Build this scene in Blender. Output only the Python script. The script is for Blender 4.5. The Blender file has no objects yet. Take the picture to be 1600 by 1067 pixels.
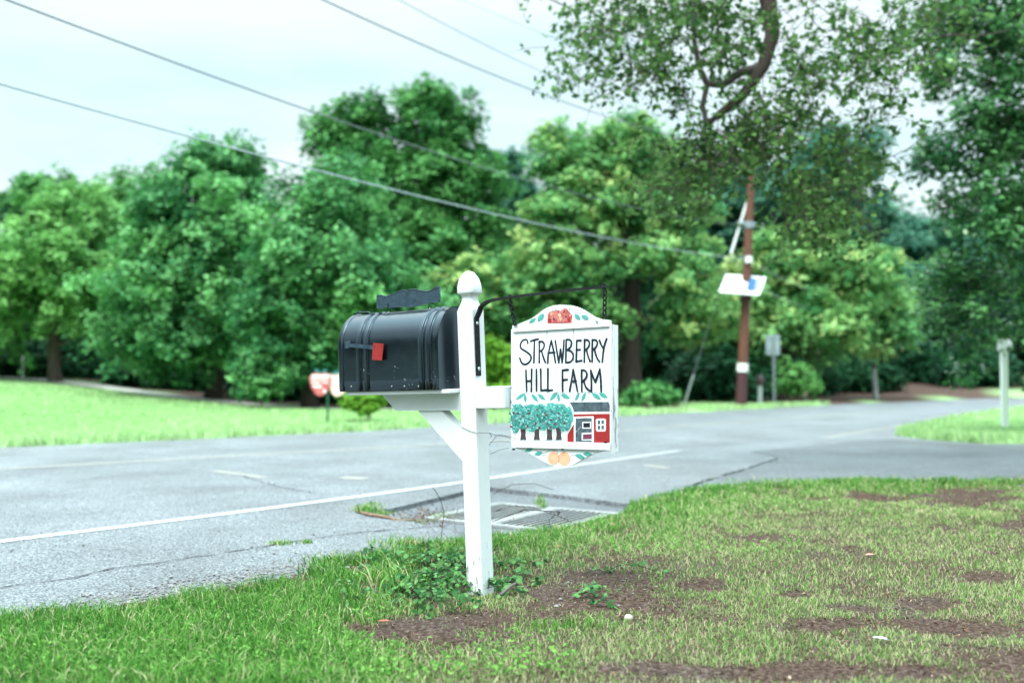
import bpy, math, random
import numpy as np
from mathutils import Vector, Matrix
from mathutils.geometry import tessellate_polygon

# ------------------------------------------------------------------ camera, sky, sun, exposure
SC = bpy.context.scene
COL = SC.collection
F, CX, CY, H = 1555.6, 800.0, 533.5, 1.083
PITCH = math.atan(44.5 / F)
cam_d = bpy.data.cameras.new("camera"); cam = bpy.data.objects.new("camera", cam_d); COL.objects.link(cam)
cam.location = (0, 0, H); cam.rotation_euler = (math.radians(90) + PITCH, 0, 0)
cam_d.sensor_width = 36; cam_d.lens = 35; cam_d.clip_end = 3000; cam_d.clip_start = 0.05
cam_d.dof.use_dof = True; cam_d.dof.focus_distance = 4.72; cam_d.dof.aperture_fstop = 1.25
SC.camera = cam
SUN_EL, SUN_AZ = math.radians(55), math.radians(215)     # azimuth clockwise from +Y: behind the camera, to the left
W = bpy.data.worlds.new("World"); SC.world = W; W.use_nodes = True
nt = W.node_tree; nt.nodes.clear()
def N(t, **k):
    n = nt.nodes.new(t)
    for a, b in k.items(): setattr(n, a, b)
    return n
wo = N('ShaderNodeOutputWorld'); bg = N('ShaderNodeBackground')
sky = N('ShaderNodeTexSky', sky_type='NISHITA'); sky.sun_disc = False; sky.sun_elevation = SUN_EL; sky.sun_rotation = SUN_AZ
sky.air_density = 1.0; sky.dust_density = 2.0
tc = N('ShaderNodeTexCoord'); sp = N('ShaderNodeSeparateXYZ'); nt.links.new(tc.outputs['Generated'], sp.inputs[0])
elev = N('ShaderNodeMapRange'); elev.interpolation_type = 'SMOOTHSTEP'
for i, v in ((1, .38), (2, .85), (3, .70), (4, 3.3)): elev.inputs[i].default_value = v
nt.links.new(sp.outputs['Z'], elev.inputs[0])
mp = N('ShaderNodeMapping'); mp.inputs['Scale'].default_value = (1.0, 1.0, 4.0); nt.links.new(tc.outputs['Generated'], mp.inputs[0])
no = N('ShaderNodeTexNoise'); no.inputs['Scale'].default_value = 1.9; no.inputs['Detail'].default_value = 5; no.inputs['Roughness'].default_value = .5
nt.links.new(mp.outputs[0], no.inputs['Vector'])
cr = N('ShaderNodeValToRGB'); cr.color_ramp.elements[0].position = .36; cr.color_ramp.elements[0].color = (.60, .82, .88, 1)
cr.color_ramp.elements[1].position = .56; cr.color_ramp.elements[1].color = (.80, .925, .94, 1)
nt.links.new(no.outputs[0], cr.inputs[0])
mul = N('ShaderNodeVectorMath', operation='SCALE'); nt.links.new(cr.outputs[0], mul.inputs[0]); nt.links.new(elev.outputs[0], mul.inputs['Scale'])
sm = N('ShaderNodeVectorMath', operation='SCALE'); sm.inputs['Scale'].default_value = 0.015; nt.links.new(sky.outputs[0], sm.inputs[0])
ad = N('ShaderNodeVectorMath', operation='ADD'); nt.links.new(mul.outputs[0], ad.inputs[0]); nt.links.new(sm.outputs[0], ad.inputs[1])
nt.links.new(ad.outputs[0], bg.inputs[0]); bg.inputs[1].default_value = 1.0; nt.links.new(bg.outputs[0], wo.inputs[0])
sun_d = bpy.data.lights.new("sun", 'SUN'); sun = bpy.data.objects.new("sun", sun_d); COL.objects.link(sun)
sun_d.energy = 2.4; sun_d.angle = math.radians(28); sun_d.color = (1.0, .97, .92)
sdir = Vector((math.sin(SUN_AZ) * math.cos(SUN_EL), math.cos(SUN_AZ) * math.cos(SUN_EL), math.sin(SUN_EL)))
sun.rotation_euler = sdir.to_track_quat('Z', 'Y').to_euler()
SC.view_settings.view_transform = 'Standard'; SC.view_settings.look = 'None'; SC.view_settings.gamma = 1
SC.view_settings.exposure = 0.72
SC.cycles.use_denoising = True
SC.cycles.max_bounces = 6; SC.cycles.transmission_bounces = 4; SC.cycles.diffuse_bounces = 3

# ------------------------------------------------------------------ measuring helpers (pixels of the 1600 px photograph to places)
cP, sP = math.cos(PITCH), math.sin(PITCH)
def ray(px, py):
    x = (px - CX) / F; u = (CY - py) / F
    return np.array([x, cP - u * sP, sP + u * cP])
def at(px, py, Y):
    r = ray(px, py); return np.array([0, 0, H]) + r * (Y / r[1])
def G(px, py, z=0.0):
    r = ray(px, py); return np.array([0, 0, H]) + r * ((z - H) / r[2])
def proj(p):
    d = np.asarray(p, float) - [0, 0, H]; f = d[..., 1] * cP + d[..., 2] * sP; u = -d[..., 1] * sP + d[..., 2] * cP
    return CX + F * d[..., 0] / f, CY - F * u / f
def lin(r, g, b):
    f = lambda c: (c / 255) / 12.92 if c / 255 <= .04045 else (((c / 255) + .055) / 1.055) ** 2.4
    return (f(r), f(g), f(b))
rng = np.random.default_rng(7)
_tab = rng.random((256, 256))
def vn(x, y, s, seed=0):
    x = np.asarray(x, float) / s + seed * 17.3; y = np.asarray(y, float) / s + seed * 9.7
    xi, yi = np.floor(x).astype(int), np.floor(y).astype(int); fx, fy = x - xi, y - yi
    fx = fx * fx * (3 - 2 * fx); fy = fy * fy * (3 - 2 * fy)
    t = lambda a, b: _tab[a % 256, b % 256]
    return (t(xi, yi) * (1 - fx) + t(xi + 1, yi) * fx) * (1 - fy) + (t(xi, yi + 1) * (1 - fx) + t(xi + 1, yi + 1) * fx) * fy
def fbm(x, y, s, seed=0): return .55 * vn(x, y, s, seed) + .3 * vn(x, y, s / 2.1, seed + 1) + .15 * vn(x, y, s / 4.3, seed + 2)
def sst(v): v = np.clip(v, 0, 1); return v * v * (3 - 2 * v)

# ------------------------------------------------------------------ materials
def new_mat(name):
    m = bpy.data.materials.new(name); m.use_nodes = True
    return m, m.node_tree, m.node_tree.nodes['Principled BSDF']
def mat(name, c, rough=.6, c2=None, scale=8, thr=None, bump=0, bscale=None, metal=0, spec=.5, coord='Object', stretch=(1, 1, 1), coat=0, detail=6):
    m, t, p = new_mat(name)
    p.inputs['Base Color'].default_value = (*c, 1); p.inputs['Roughness'].default_value = rough
    p.inputs['Metallic'].default_value = metal; p.inputs['Specular IOR Level'].default_value = spec
    p.inputs['Coat Weight'].default_value = coat
    if c2 or bump:
        co = t.nodes.new('ShaderNodeTexCoord'); mpp = t.nodes.new('ShaderNodeMapping'); mpp.inputs['Scale'].default_value = stretch
        t.links.new(co.outputs[coord], mpp.inputs[0])
    if c2:
        n = t.nodes.new('ShaderNodeTexNoise'); n.inputs['Scale'].default_value = scale; n.inputs['Detail'].default_value = detail; n.inputs['Roughness'].default_value = .6
        t.links.new(mpp.outputs[0], n.inputs['Vector'])
        r = t.nodes.new('ShaderNodeValToRGB'); a, b = thr or (.3, .7)
        r.color_ramp.elements[0].position = a; r.color_ramp.elements[1].position = b
        r.color_ramp.elements[0].color = (*c, 1); r.color_ramp.elements[1].color = (*c2, 1)
        t.links.new(n.outputs[0], r.inputs[0]); t.links.new(r.outputs[0], p.inputs['Base Color'])
    if bump:
        n2 = t.nodes.new('ShaderNodeTexNoise'); n2.inputs['Scale'].default_value = bscale or scale; n2.inputs['Detail'].default_value = 4
        t.links.new(mpp.outputs[0], n2.inputs['Vector'])
        bu = t.nodes.new('ShaderNodeBump'); bu.inputs['Strength'].default_value = bump; bu.inputs['Distance'].default_value = .01
        t.links.new(n2.outputs[0], bu.inputs['Height']); t.links.new(bu.outputs[0], p.inputs['Normal'])
    return m
def leaf_mat(name, dark, light, trans=.3, third=None, rough=.45):
    m, t, p = new_mat(name)
    at_ = t.nodes.new('ShaderNodeAttribute'); at_.attribute_name = 'tint'
    r = t.nodes.new('ShaderNodeValToRGB'); r.color_ramp.elements[0].color = (*dark, 1); r.color_ramp.elements[1].color = (*light, 1)
    r.color_ramp.elements[0].position = .1; r.color_ramp.elements[1].position = .95 if not third else (.60 if 'yellow' in name else .8)
    if third:
        e = r.color_ramp.elements.new(.85 if 'yellow' in name else .97); e.color = (*third, 1)
    t.links.new(at_.outputs['Fac'], r.inputs[0]); t.links.new(r.outputs[0], p.inputs['Base Color'])
    p.inputs['Roughness'].default_value = rough; p.inputs['Specular IOR Level'].default_value = .35 if 'glossy' in name else .08
    tr = t.nodes.new('ShaderNodeBsdfTranslucent'); t.links.new(r.outputs[0], tr.inputs[0])
    mx = t.nodes.new('ShaderNodeMixShader'); mx.inputs[0].default_value = trans
    t.links.new(p.outputs[0], mx.inputs[1]); t.links.new(tr.outputs[0], mx.inputs[2])
    t.links.new(mx.outputs[0], t.nodes['Material Output'].inputs[0])
    return m
def flat(name, c, rough=.6, **k): return mat(name, c, rough, **k)

WHITE = (.82, .86, .86)
def weathered(name, base, chip, dirt, chipthr=(.70, .73), stretch=(1, 1, .25), lowdirt=0.0):
    m, t, p = new_mat(name); L = t.links.new
    co = t.nodes.new('ShaderNodeTexCoord'); mpp = t.nodes.new('ShaderNodeMapping'); mpp.inputs['Scale'].default_value = stretch; L(co.outputs['Object'], mpp.inputs[0])
    n = t.nodes.new('ShaderNodeTexNoise'); n.inputs['Scale'].default_value = 42; n.inputs['Detail'].default_value = 8; n.inputs['Roughness'].default_value = .65; L(mpp.outputs[0], n.inputs['Vector'])
    mr = t.nodes.new('ShaderNodeMapRange'); mr.inputs[1].default_value = chipthr[0]; mr.inputs[2].default_value = chipthr[1]
    if lowdirt:
        sx = t.nodes.new('ShaderNodeSeparateXYZ'); L(co.outputs['Object'], sx.inputs[0])
        g = t.nodes.new('ShaderNodeMapRange'); g.inputs[1].default_value = .45; g.inputs[2].default_value = 0.0; g.inputs[3].default_value = 0; g.inputs[4].default_value = lowdirt
        L(sx.outputs['Z'], g.inputs[0]); a = t.nodes.new('ShaderNodeMath'); a.operation = 'ADD'; L(n.outputs[0], a.inputs[0]); L(g.outputs[0], a.inputs[1]); L(a.outputs[0], mr.inputs[0])
    else: L(n.outputs[0], mr.inputs[0])
    n2 = t.nodes.new('ShaderNodeTexNoise'); n2.inputs['Scale'].default_value = 6; n2.inputs['Detail'].default_value = 5; L(co.outputs['Object'], n2.inputs['Vector'])
    r2 = t.nodes.new('ShaderNodeMapRange'); r2.inputs[1].default_value = .4; r2.inputs[2].default_value = .75; r2.inputs[4].default_value = .55; L(n2.outputs[0], r2.inputs[0])
    m1 = t.nodes.new('ShaderNodeMix'); m1.data_type = 'RGBA'; m1.inputs[6].default_value = (*base, 1); m1.inputs[7].default_value = (*dirt, 1); L(r2.outputs[0], m1.inputs[0])
    m2 = t.nodes.new('ShaderNodeMix'); m2.data_type = 'RGBA'; L(mr.outputs[0], m2.inputs[0]); L(m1.outputs[2], m2.inputs[6]); m2.inputs[7].default_value = (*chip, 1)
    L(m2.outputs[2], p.inputs['Base Color']); p.inputs['Roughness'].default_value = .5
    mpb = t.nodes.new('ShaderNodeMapping'); mpb.inputs['Scale'].default_value = (1, 1, .06); L(co.outputs['Object'], mpb.inputs[0])
    n3 = t.nodes.new('ShaderNodeTexNoise'); n3.inputs['Scale'].default_value = 120; n3.inputs['Detail'].default_value = 3; L(mpb.outputs[0], n3.inputs['Vector'])
    bu = t.nodes.new('ShaderNodeBump'); bu.inputs['Strength'].default_value = .25; bu.inputs['Distance'].default_value = .003; L(n3.outputs[0], bu.inputs['Height'])
    L(bu.outputs[0], p.inputs['Normal'])
    return m
M = {}
M['post'] = weathered('white_post_paint', (.70, .765, .78), (.24, .25, .23), (.60, .67, .66), (.70, .74), lowdirt=.17)
M['board'] = weathered('white_sign_paint', (.72, .785, .80), (.26, .31, .32), (.66, .74, .75), (.70, .73))
M['worn'] = weathered('worn_sign_edge', (.80, .84, .83), (.22, .27, .28), (.60, .67, .67), (.56, .60), stretch=(1, 1, .12))
def black_paint():
    m, t, p = new_mat('black_mailbox_paint'); L = t.links.new
    co = t.nodes.new('ShaderNodeTexCoord')
    n = t.nodes.new('ShaderNodeTexNoise'); n.inputs['Scale'].default_value = 75; n.inputs['Detail'].default_value = 3; L(co.outputs['Object'], n.inputs['Vector'])
    n1 = t.nodes.new('ShaderNodeTexNoise'); n1.inputs['Scale'].default_value = 9; n1.inputs['Detail'].default_value = 2; L(co.outputs['Object'], n1.inputs['Vector'])
    sx = t.nodes.new('ShaderNodeSeparateXYZ'); L(co.outputs['Object'], sx.inputs[0])
    g = t.nodes.new('ShaderNodeMapRange'); g.inputs[1].default_value = .22; g.inputs[2].default_value = .0; g.inputs[3].default_value = -.12; g.inputs[4].default_value = .03; L(sx.outputs['Z'], g.inputs[0])
    a = t.nodes.new('ShaderNodeMath'); a.operation = 'ADD'; L(n.outputs[0], a.inputs[0]); L(g.outputs[0], a.inputs[1])
    b = t.nodes.new('ShaderNodeMath'); b.operation = 'MULTIPLY_ADD'; L(n1.outputs[0], b.inputs[0]); b.inputs[1].default_value = .35; L(a.outputs[0], b.inputs[2])
    r = t.nodes.new('ShaderNodeMapRange'); r.inputs[1].default_value = .87; r.inputs[2].default_value = .90; L(b.outputs[0], r.inputs[0])
    mx = t.nodes.new('ShaderNodeMix'); mx.data_type = 'RGBA'; mx.inputs[6].default_value = (.003, .005, .008, 1); mx.inputs[7].default_value = (.25, .33, .36, 1); L(r.outputs[0], mx.inputs[0])
    L(mx.outputs[2], p.inputs['Base Color']); p.inputs['IOR'].default_value = 1.85; p.inputs['Specular Tint'].default_value = (.62, .85, 1, 1)
    n2 = t.nodes.new('ShaderNodeTexNoise'); n2.inputs['Scale'].default_value = 5; n2.inputs['Detail'].default_value = 4; L(co.outputs['Object'], n2.inputs['Vector'])
    bu = t.nodes.new('ShaderNodeBump'); bu.inputs['Strength'].default_value = .25; bu.inputs['Distance'].default_value = .008; L(n2.outputs[0], bu.inputs['Height']); L(bu.outputs[0], p.inputs['Normal'])
    n4 = t.nodes.new('ShaderNodeTexNoise'); n4.inputs['Scale'].default_value = 14; n4.inputs['Detail'].default_value = 6; L(co.outputs['Object'], n4.inputs['Vector'])
    r4 = t.nodes.new('ShaderNodeMapRange'); r4.inputs[3].default_value = .14; r4.inputs[4].default_value = .32; L(n4.outputs[0], r4.inputs[0]); L(r4.outputs[0], p.inputs['Roughness'])
    return m
M['black'] = black_paint()
M['plaque'] = mat('blue_black_plaque', (.010, .028, .045), .33, c2=(.03, .07, .10), scale=30, bump=.5, bscale=160)
M['iron'] = mat('black_iron', (.004, .006, .008), .6, spec=.25, c2=(.03, .038, .045), scale=90, thr=(.5, .8), bump=.8, bscale=220)
M['steel'] = mat('zinc_screw', (.42, .48, .50), .35, metal=.7)
M['red'] = mat('red_flag_paint', (.33, .02, .018), .4, c2=(.20, .02, .02), scale=30)
M['letter'] = mat('black_sign_paint', (.006, .012, .024), .5, c2=(.04, .06, .085), scale=60, thr=(.55, .85), spec=.3)
M['teal'] = mat('teal_paint', (.045, .30, .27), .55, c2=(.10, .42, .38), scale=60)
M['teal_d'] = mat('deep_teal_paint', (.012, .14, .15), .55, c2=(.03, .24, .24), scale=60)
M['teal_l'] = mat('pale_teal_paint', (.18, .52, .48), .55, c2=(.32, .62, .60), scale=60)
M['bark_p'] = mat('dark_trunk_paint', (.035, .02, .025), .55, c2=(.09, .06, .06), scale=60)
M['barn'] = mat('barn_red_paint', (.36, .015, .015), .5, c2=(.24, .012, .015), scale=40)
M['slate'] = mat('slate_paint', (.03, .045, .06), .55, c2=(.09, .14, .17), scale=45)
M['dot'] = mat('berry_paint', (.13, .015, .035), .5)
M['apple'] = mat('apple_paint', (.42, .05, .05), .5, c2=(.62, .30, .26), scale=26, thr=(.42, .7))
M['peach'] = mat('peach_paint', (.78, .36, .20), .55, c2=(.80, .50, .33), scale=30)
M['plum'] = mat('plum_paint', (.16, .03, .07), .5)
M['artwhite'] = mat('art_white', (.80, .84, .84), .5)
M['bark'] = mat('bark', (.045, .032, .026), .9, c2=(.09, .07, .06), scale=6, bump=1, bscale=14, stretch=(1, 1, .3))
M['bark_l'] = mat('bark_grey', (.07, .06, .052), .9, c2=(.14, .13, .12), scale=7, bump=1, bscale=14, stretch=(1, 1, .3))
M['pole'] = mat('pole_wood', (.15, .06, .035), .85, c2=(.09, .04, .03), scale=5, stretch=(1, 1, .15), bump=.5, bscale=20)
M['pole_low'] = mat('pole_wood_low', (.085, .03, .035), .85, c2=(.05, .02, .025), scale=5, stretch=(1, 1, .15))
M['wire'] = mat('black_cable', (.03, .06, .07), .3, spec=1.0)
M['silver'] = mat('aluminium_cable', (.42, .50, .52), .35, metal=.6)
M['wsign'] = mat('white_panel', (.86, .89, .90), .4)
M['blue'] = mat('blue_panel', (.03, .11, .25), .5, spec=.2)
M['grey'] = mat('galvanised_grey', (.17, .22, .24), .5, c2=(.24, .30, .32), scale=12)
M['green_p'] = mat('green_post_paint', (.01, .09, .05), .5)
M['grate'] = mat('worn_grate_iron', (.19, .21, .21), .65, c2=(.30, .32, .32), scale=18, bump=.4, bscale=90)
M['dead'] = mat('dead_wood', (.13, .075, .045), .85, c2=(.28, .20, .13), scale=30, bump=.8, bscale=80)
M['twig'] = mat('dark_twig', (.03, .018, .016), .8)
M['gravelm'] = mat('gravel_stone', (.09, .09, .095), .8, c2=(.28, .28, .27), scale=25, coord='Object')

# ------------------------------------------------------------------ object helpers
def tag(o, label=None, cat=None, group=None, kind=None):
    for k, v in (('label', label), ('category', cat), ('group', group), ('kind', kind)):
        if v: o[k] = v
    return o
def empty(name, loc=(0, 0, 0), mtx=None):
    o = bpy.data.objects.new(name, None); COL.objects.link(o); o.empty_display_size = .2
    if mtx is not None: o.matrix_world = mtx
    else: o.location = tuple(loc)
    return o
class MB:
    def __init__(s): s.v = []; s.f = []; s.mi = []; s.mats = []; s.sm = []
    def idx(s, m):
        if m not in s.mats: s.mats.append(m)
        return s.mats.index(m)
    def add(s, vs, fs, m, smooth=False):
        b = len(s.v); i = s.idx(m); s.v.extend(tuple(map(float, q)) for q in vs)
        for f in fs: s.f.append([b + k for k in f]); s.mi.append(i); s.sm.append(smooth)
    def box(s, lo, hi, m, bev=0.0):
        x0, y0, z0 = lo; x1, y1, z1 = hi
        if bev <= 0:
            s.add([(x0, y0, z0), (x1, y0, z0), (x1, y1, z0), (x0, y1, z0), (x0, y0, z1), (x1, y0, z1), (x1, y1, z1), (x0, y1, z1)],
                  [(0, 3, 2, 1), (4, 5, 6, 7), (0, 1, 5, 4), (1, 2, 6, 5), (2, 3, 7, 6), (3, 0, 4, 7)], m)
        else:
            b = bev; pr = [(x0 + b, y0), (x1 - b, y0), (x1, y0 + b), (x1, y1 - b), (x1 - b, y1), (x0 + b, y1), (x0, y1 - b), (x0, y0 + b)]
            cx_, cy_ = (x0 + x1) / 2, (y0 + y1) / 2
            ins = [(cx_ + (a - cx_) * (1 - 2 * b / (x1 - x0)), cy_ + (c - cy_) * (1 - 2 * b / (y1 - y0))) for a, c in pr]
            rings = [[(a, c, z0) for a, c in ins], [(a, c, z0 + b) for a, c in pr], [(a, c, z1 - b) for a, c in pr], [(a, c, z1) for a, c in ins]]
            s.rings(rings, m, caps=True)
    def rings(s, rings, m, caps=True, smooth=False, closed=True):
        n = len(rings[0]); vs = [p for r in rings for p in r]; fs = []
        for i in range(len(rings) - 1):
            for k in range(n if closed else n - 1):
                fs.append((i * n + k, i * n + (k + 1) % n, (i + 1) * n + (k + 1) % n, (i + 1) * n + k))
        s.add(vs, fs, m, smooth)
        if caps:
            s.add(rings[0], [tuple(range(n))[::-1]], m); s.add(rings[-1], [tuple(range(n))], m)
    def tube(s, pts, r, m, n=8, caps=True):
        pts = [Vector(tuple(map(float, p))) for p in pts]; k = len(pts)
        rr = [r] * k if np.isscalar(r) else list(r); rings = []; up = Vector((0.13, .21, 1)).normalized()
        t0 = (pts[1] - pts[0]).normalized()
        if abs(t0.dot(up)) > .9: up = Vector((1, .1, 0)).normalized()
        a = t0.cross(up).normalized()
        for i in range(k):
            t = (pts[min(i + 1, k - 1)] - pts[max(i - 1, 0)]).normalized()
            a = (a - t * a.dot(t)).normalized(); b = t.cross(a)
            rings.append([tuple(pts[i] + (a * math.cos(q) + b * math.sin(q)) * rr[i]) for q in [2 * math.pi * j / n for j in range(n)]])
        s.rings(rings, m, caps=caps, smooth=True)
    def prism(s, poly, ax0, ax1, m, plane='xz'):
        """poly: 2-D outline; extruded between ax0 and ax1 along the third axis"""
        P = (lambda u, v, w: (u, w, v)) if plane == 'xz' else (lambda u, v, w: (u, v, w))
        n = len(poly); tri = tessellate_polygon([[Vector((u, v, 0)) for u, v in poly]])
        vs = [P(u, v, ax0) for u, v in poly] + [P(u, v, ax1) for u, v in poly]
        fs = [(i, (i + 1) % n, n + (i + 1) % n, n + i) for i in range(n)]
        fs += [tuple(t) for t in tri] + [tuple(n + q for q in t[::-1]) for t in tri]
        s.add(vs, fs, m)
    def build(s, name, parent=None, fixn=True):
        me = bpy.data.meshes.new(name); me.from_pydata(s.v, [], s.f); 
        for m in s.mats: me.materials.append(m)
        me.polygons.foreach_set('material_index', s.mi); me.polygons.foreach_set('use_smooth', s.sm)
        if fixn:
            import bmesh
            b = bmesh.new(); b.from_mesh(me); bmesh.ops.recalc_face_normals(b, faces=b.faces); b.to_mesh(me); b.free()
        me.update(); o = bpy.data.objects.new(name, me); COL.objects.link(o)
        if parent: o.parent = parent
        return o
def quads_obj(name, verts, nper, tint, m, parent=None, smooth=False):
    """verts (K*nper,3): K separate n-gons; tint per face"""
    k = len(verts) // nper; me = bpy.data.meshes.new(name)
    me.vertices.add(len(verts)); me.vertices.foreach_set('co', np.asarray(verts, np.float32).ravel())
    me.loops.add(len(verts)); me.loops.foreach_set('vertex_index', np.arange(len(verts), dtype=np.int32))
    me.polygons.add(k); me.polygons.foreach_set('loop_start', np.arange(0, k * nper, nper, dtype=np.int32))
    me.update(calc_edges=True)
    a = me.attributes.new('tint', 'FLOAT', 'FACE'); a.data.foreach_set('value', np.asarray(tint, np.float32))
    me.materials.append(m); o = bpy.data.objects.new(name, me); COL.objects.link(o)
    if parent: o.parent = parent
    return o
def unit(v): return v / np.maximum(np.linalg.norm(v, axis=-1, keepdims=True), 1e-9)
def leaf_verts(c, nrm, L, Wd, R=rng):
    n = len(c); t = R.normal(size=(n, 3)); t -= nrm * (t * nrm).sum(1, keepdims=True); t = unit(t); b = np.cross(nrm, t)
    L = np.broadcast_to(L, (n,))[:, None]; Wd = np.broadcast_to(Wd, (n,))[:, None]
    droop = nrm * (L * .12)
    return np.stack([c - t * L / 2 - droop, c + b * Wd / 2 - t * L * .08, c + t * L / 2 - droop, c - b * Wd / 2 - t * L * .08], 1).reshape(-1, 3)

# ------------------------------------------------------------------ setting: outlines on the ground
def gp(*pp): return [tuple(G(a, b)[:2]) for a, b in pp]
near = [(-24, -14), (-10, -2.5)] + gp((0, 968), (130, 953), (230, 935), (400, 907), (500, 888), (600, 869), (700, 852), (722, 841), (700, 829), (640, 814),
        (558, 798), (606, 795), (725, 767), (765, 761), (860, 771), (972, 786), (1000, 788), (1060, 774), (1130, 763), (1250, 757), (1400, 755), (1600, 753)) + [(9, 10.1), (26, 11)]
isl = [(26, 14.2)] + gp((1600, 693), (1540, 693), (1450, 687), (1400, 680), (1450, 667), (1500, 655), (1600, 641)) + [(23, 34), (48, 50)]
far = [(52, 66), (26, 45)] + gp((1480, 625), (1320, 631), (1160, 640), (1000, 648), (762, 662), (560, 674), (280, 687), (0, 699)) + [(-22, 1.9), (-36, -9.5)]
def rough_poly(P, step=.22, amp=.035):
    out = []; n = len(P)
    for i in range(n):
        a, b = np.array(P[i]), np.array(P[(i + 1) % n]); L = np.linalg.norm(b - a); k = max(1, int(L / step)) if min(np.linalg.norm(a), np.linalg.norm(b)) < 40 else 1
        nn = np.array([-(b - a)[1], (b - a)[0]]) / L
        for j in range(k):
            p = a + (b - a) * j / k; w = (fbm(p[0], p[1], .5, 3) - .5) * 2 * amp * (1 if k > 1 else 0)
            out.append(tuple(p + nn * w))
    return out
ROAD = rough_poly(near + isl + far)
RECESS = gp((558, 798), (606, 795), (725, 767), (765, 761), (860, 771), (972, 786), (985, 797), (930, 812), (860, 826), (790, 838), (722, 839), (700, 829), (640, 814))
def sdist(x, y, P):
    """signed distance, negative inside"""
    P = np.array(P); Q = np.roll(P, -1, 0); x = np.asarray(x, float); y = np.asarray(y, float)
    d = np.full(x.shape, 1e9); ins = np.zeros(x.shape, bool)
    for (ax, ay), (bx, by) in zip(P, Q):
        ex, ey = bx - ax, by - ay; wx, wy = x - ax, y - ay
        t = np.clip((wx * ex + wy * ey) / (ex * ex + ey * ey + 1e-12), 0, 1)
        d = np.minimum(d, (wx - t * ex) ** 2 + (wy - t * ey) ** 2)
        if ay != by: ins ^= ((ay > y) != (by > y)) & (x < ex * (y - ay) / (by - ay) + ax)
    return np.where(ins, -np.sqrt(d), np.sqrt(d))
def terr(x, y, sd=None):
    x = np.asarray(x, float); y = np.asarray(y, float)
    if sd is None: sd = np.minimum(sdist(x, y, ROAD), sdist(x, y, RECESS) - .10)
    z = sst((-5 - x) / 14) * sst((y - 15) / 20) * .8
    z = z + sst((y - 38) / 14) * .9 * sst((x + 4) / 14)
    z = z + (fbm(x, y, 1.1, 5) - .45) * .05 * sst(sd / .5) + (vn(x, y, .22, 8) - .5) * .012 * (sd > 0)
    z = z + .018 * sst(sd / .25)
    z = z * np.where(y < 8, .12 + .88 * sst((np.hypot(x + .153, y - 4.89) - .1) / .5), 1)
    return np.where(sd < 0, -.05 * sst(-sd / .10) + np.where(sd < 0, 0, 0), z)
def axis(lo, a, b, hi, st, g=1.22):
    c = list(np.arange(a, b, st)); s = st; v = c[-1]
    while v < hi: s *= g; v += s; c.append(v)
    s = st; v = a
    while v > lo: s *= g; v -= s; c.insert(0, v)
    return np.array(c)
gx = axis(-700, -3.6, 6.6, 700, .07, 1.13); gy = axis(-300, 3.0, 10.5, 900, .07, 1.13)
X, Y = np.meshgrid(gx, gy); sd = np.minimum(sdist(X, Y, ROAD), sdist(X, Y, RECESS) - .10); Z = terr(X, Y, sd)
GXA, GYA, GZ = gx, gy, Z
def terr1(x, y):
    i = int(np.clip(np.searchsorted(GXA, x) - 1, 0, len(GXA) - 2)); j = int(np.clip(np.searchsorted(GYA, y) - 1, 0, len(GYA) - 2)); a = (x - GXA[i]) / (GXA[i + 1] - GXA[i]); c = (y - GYA[j]) / (GYA[j + 1] - GYA[j])
    return float((GZ[j, i] * (1 - a) + GZ[j, i + 1] * a) * (1 - c) + (GZ[j + 1, i] * (1 - a) + GZ[j + 1, i + 1] * a) * c)
# lawn zone: beyond the road on the left, and the island by the white box; forest floor behind
lawn_back = lambda x: 27.5 + 10 * sst((-6 - x) / 12)
zone = ((Y > 13) & (Y < lawn_back(X) + 4 * (fbm(X, Y, 3, 2) - .5)) & (sd > 0)).astype(float)
zone = np.where((X > 5) & (Y > 13) & (Y < 30), (sd < 6.0) & (sd > 0), zone)
zone = np.where((Y > 24) & (Y < 52) & (X > 4) & (sd > 0) & (sd < .9), 1.0, zone); zone = np.where(Y < 12, 0.0, zone); zone = np.where((Y < 13) & (X < -6) & (Y > 14 + (X + 7.2) * .8), 1.0, zone); zone = np.where((Y < 13) & (X < -4) & (Y < 6 + X * .8), .3, zone)
me = bpy.data.meshes.new('ground'); ny, nx = X.shape
me.vertices.add(nx * ny); me.vertices.foreach_set('co', np.stack([X, Y, Z], -1).astype(np.float32).ravel())
ii = (np.arange(ny - 1)[:, None] * nx + np.arange(nx - 1)[None]).ravel(); q = np.stack([ii, ii + 1, ii + nx + 1, ii + nx], 1)
me.loops.add(q.size); me.loops.foreach_set('vertex_index', q.astype(np.int32).ravel()); me.polygons.add(len(q)); me.polygons.foreach_set('loop_start', np.arange(0, q.size, 4, dtype=np.int32))
me.polygons.foreach_set('use_smooth', np.ones(len(q), bool)); me.update(calc_edges=True)
a = me.attributes.new('zone', 'FLOAT', 'POINT'); a.data.foreach_set('value', zone.astype(np.float32).ravel())
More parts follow.
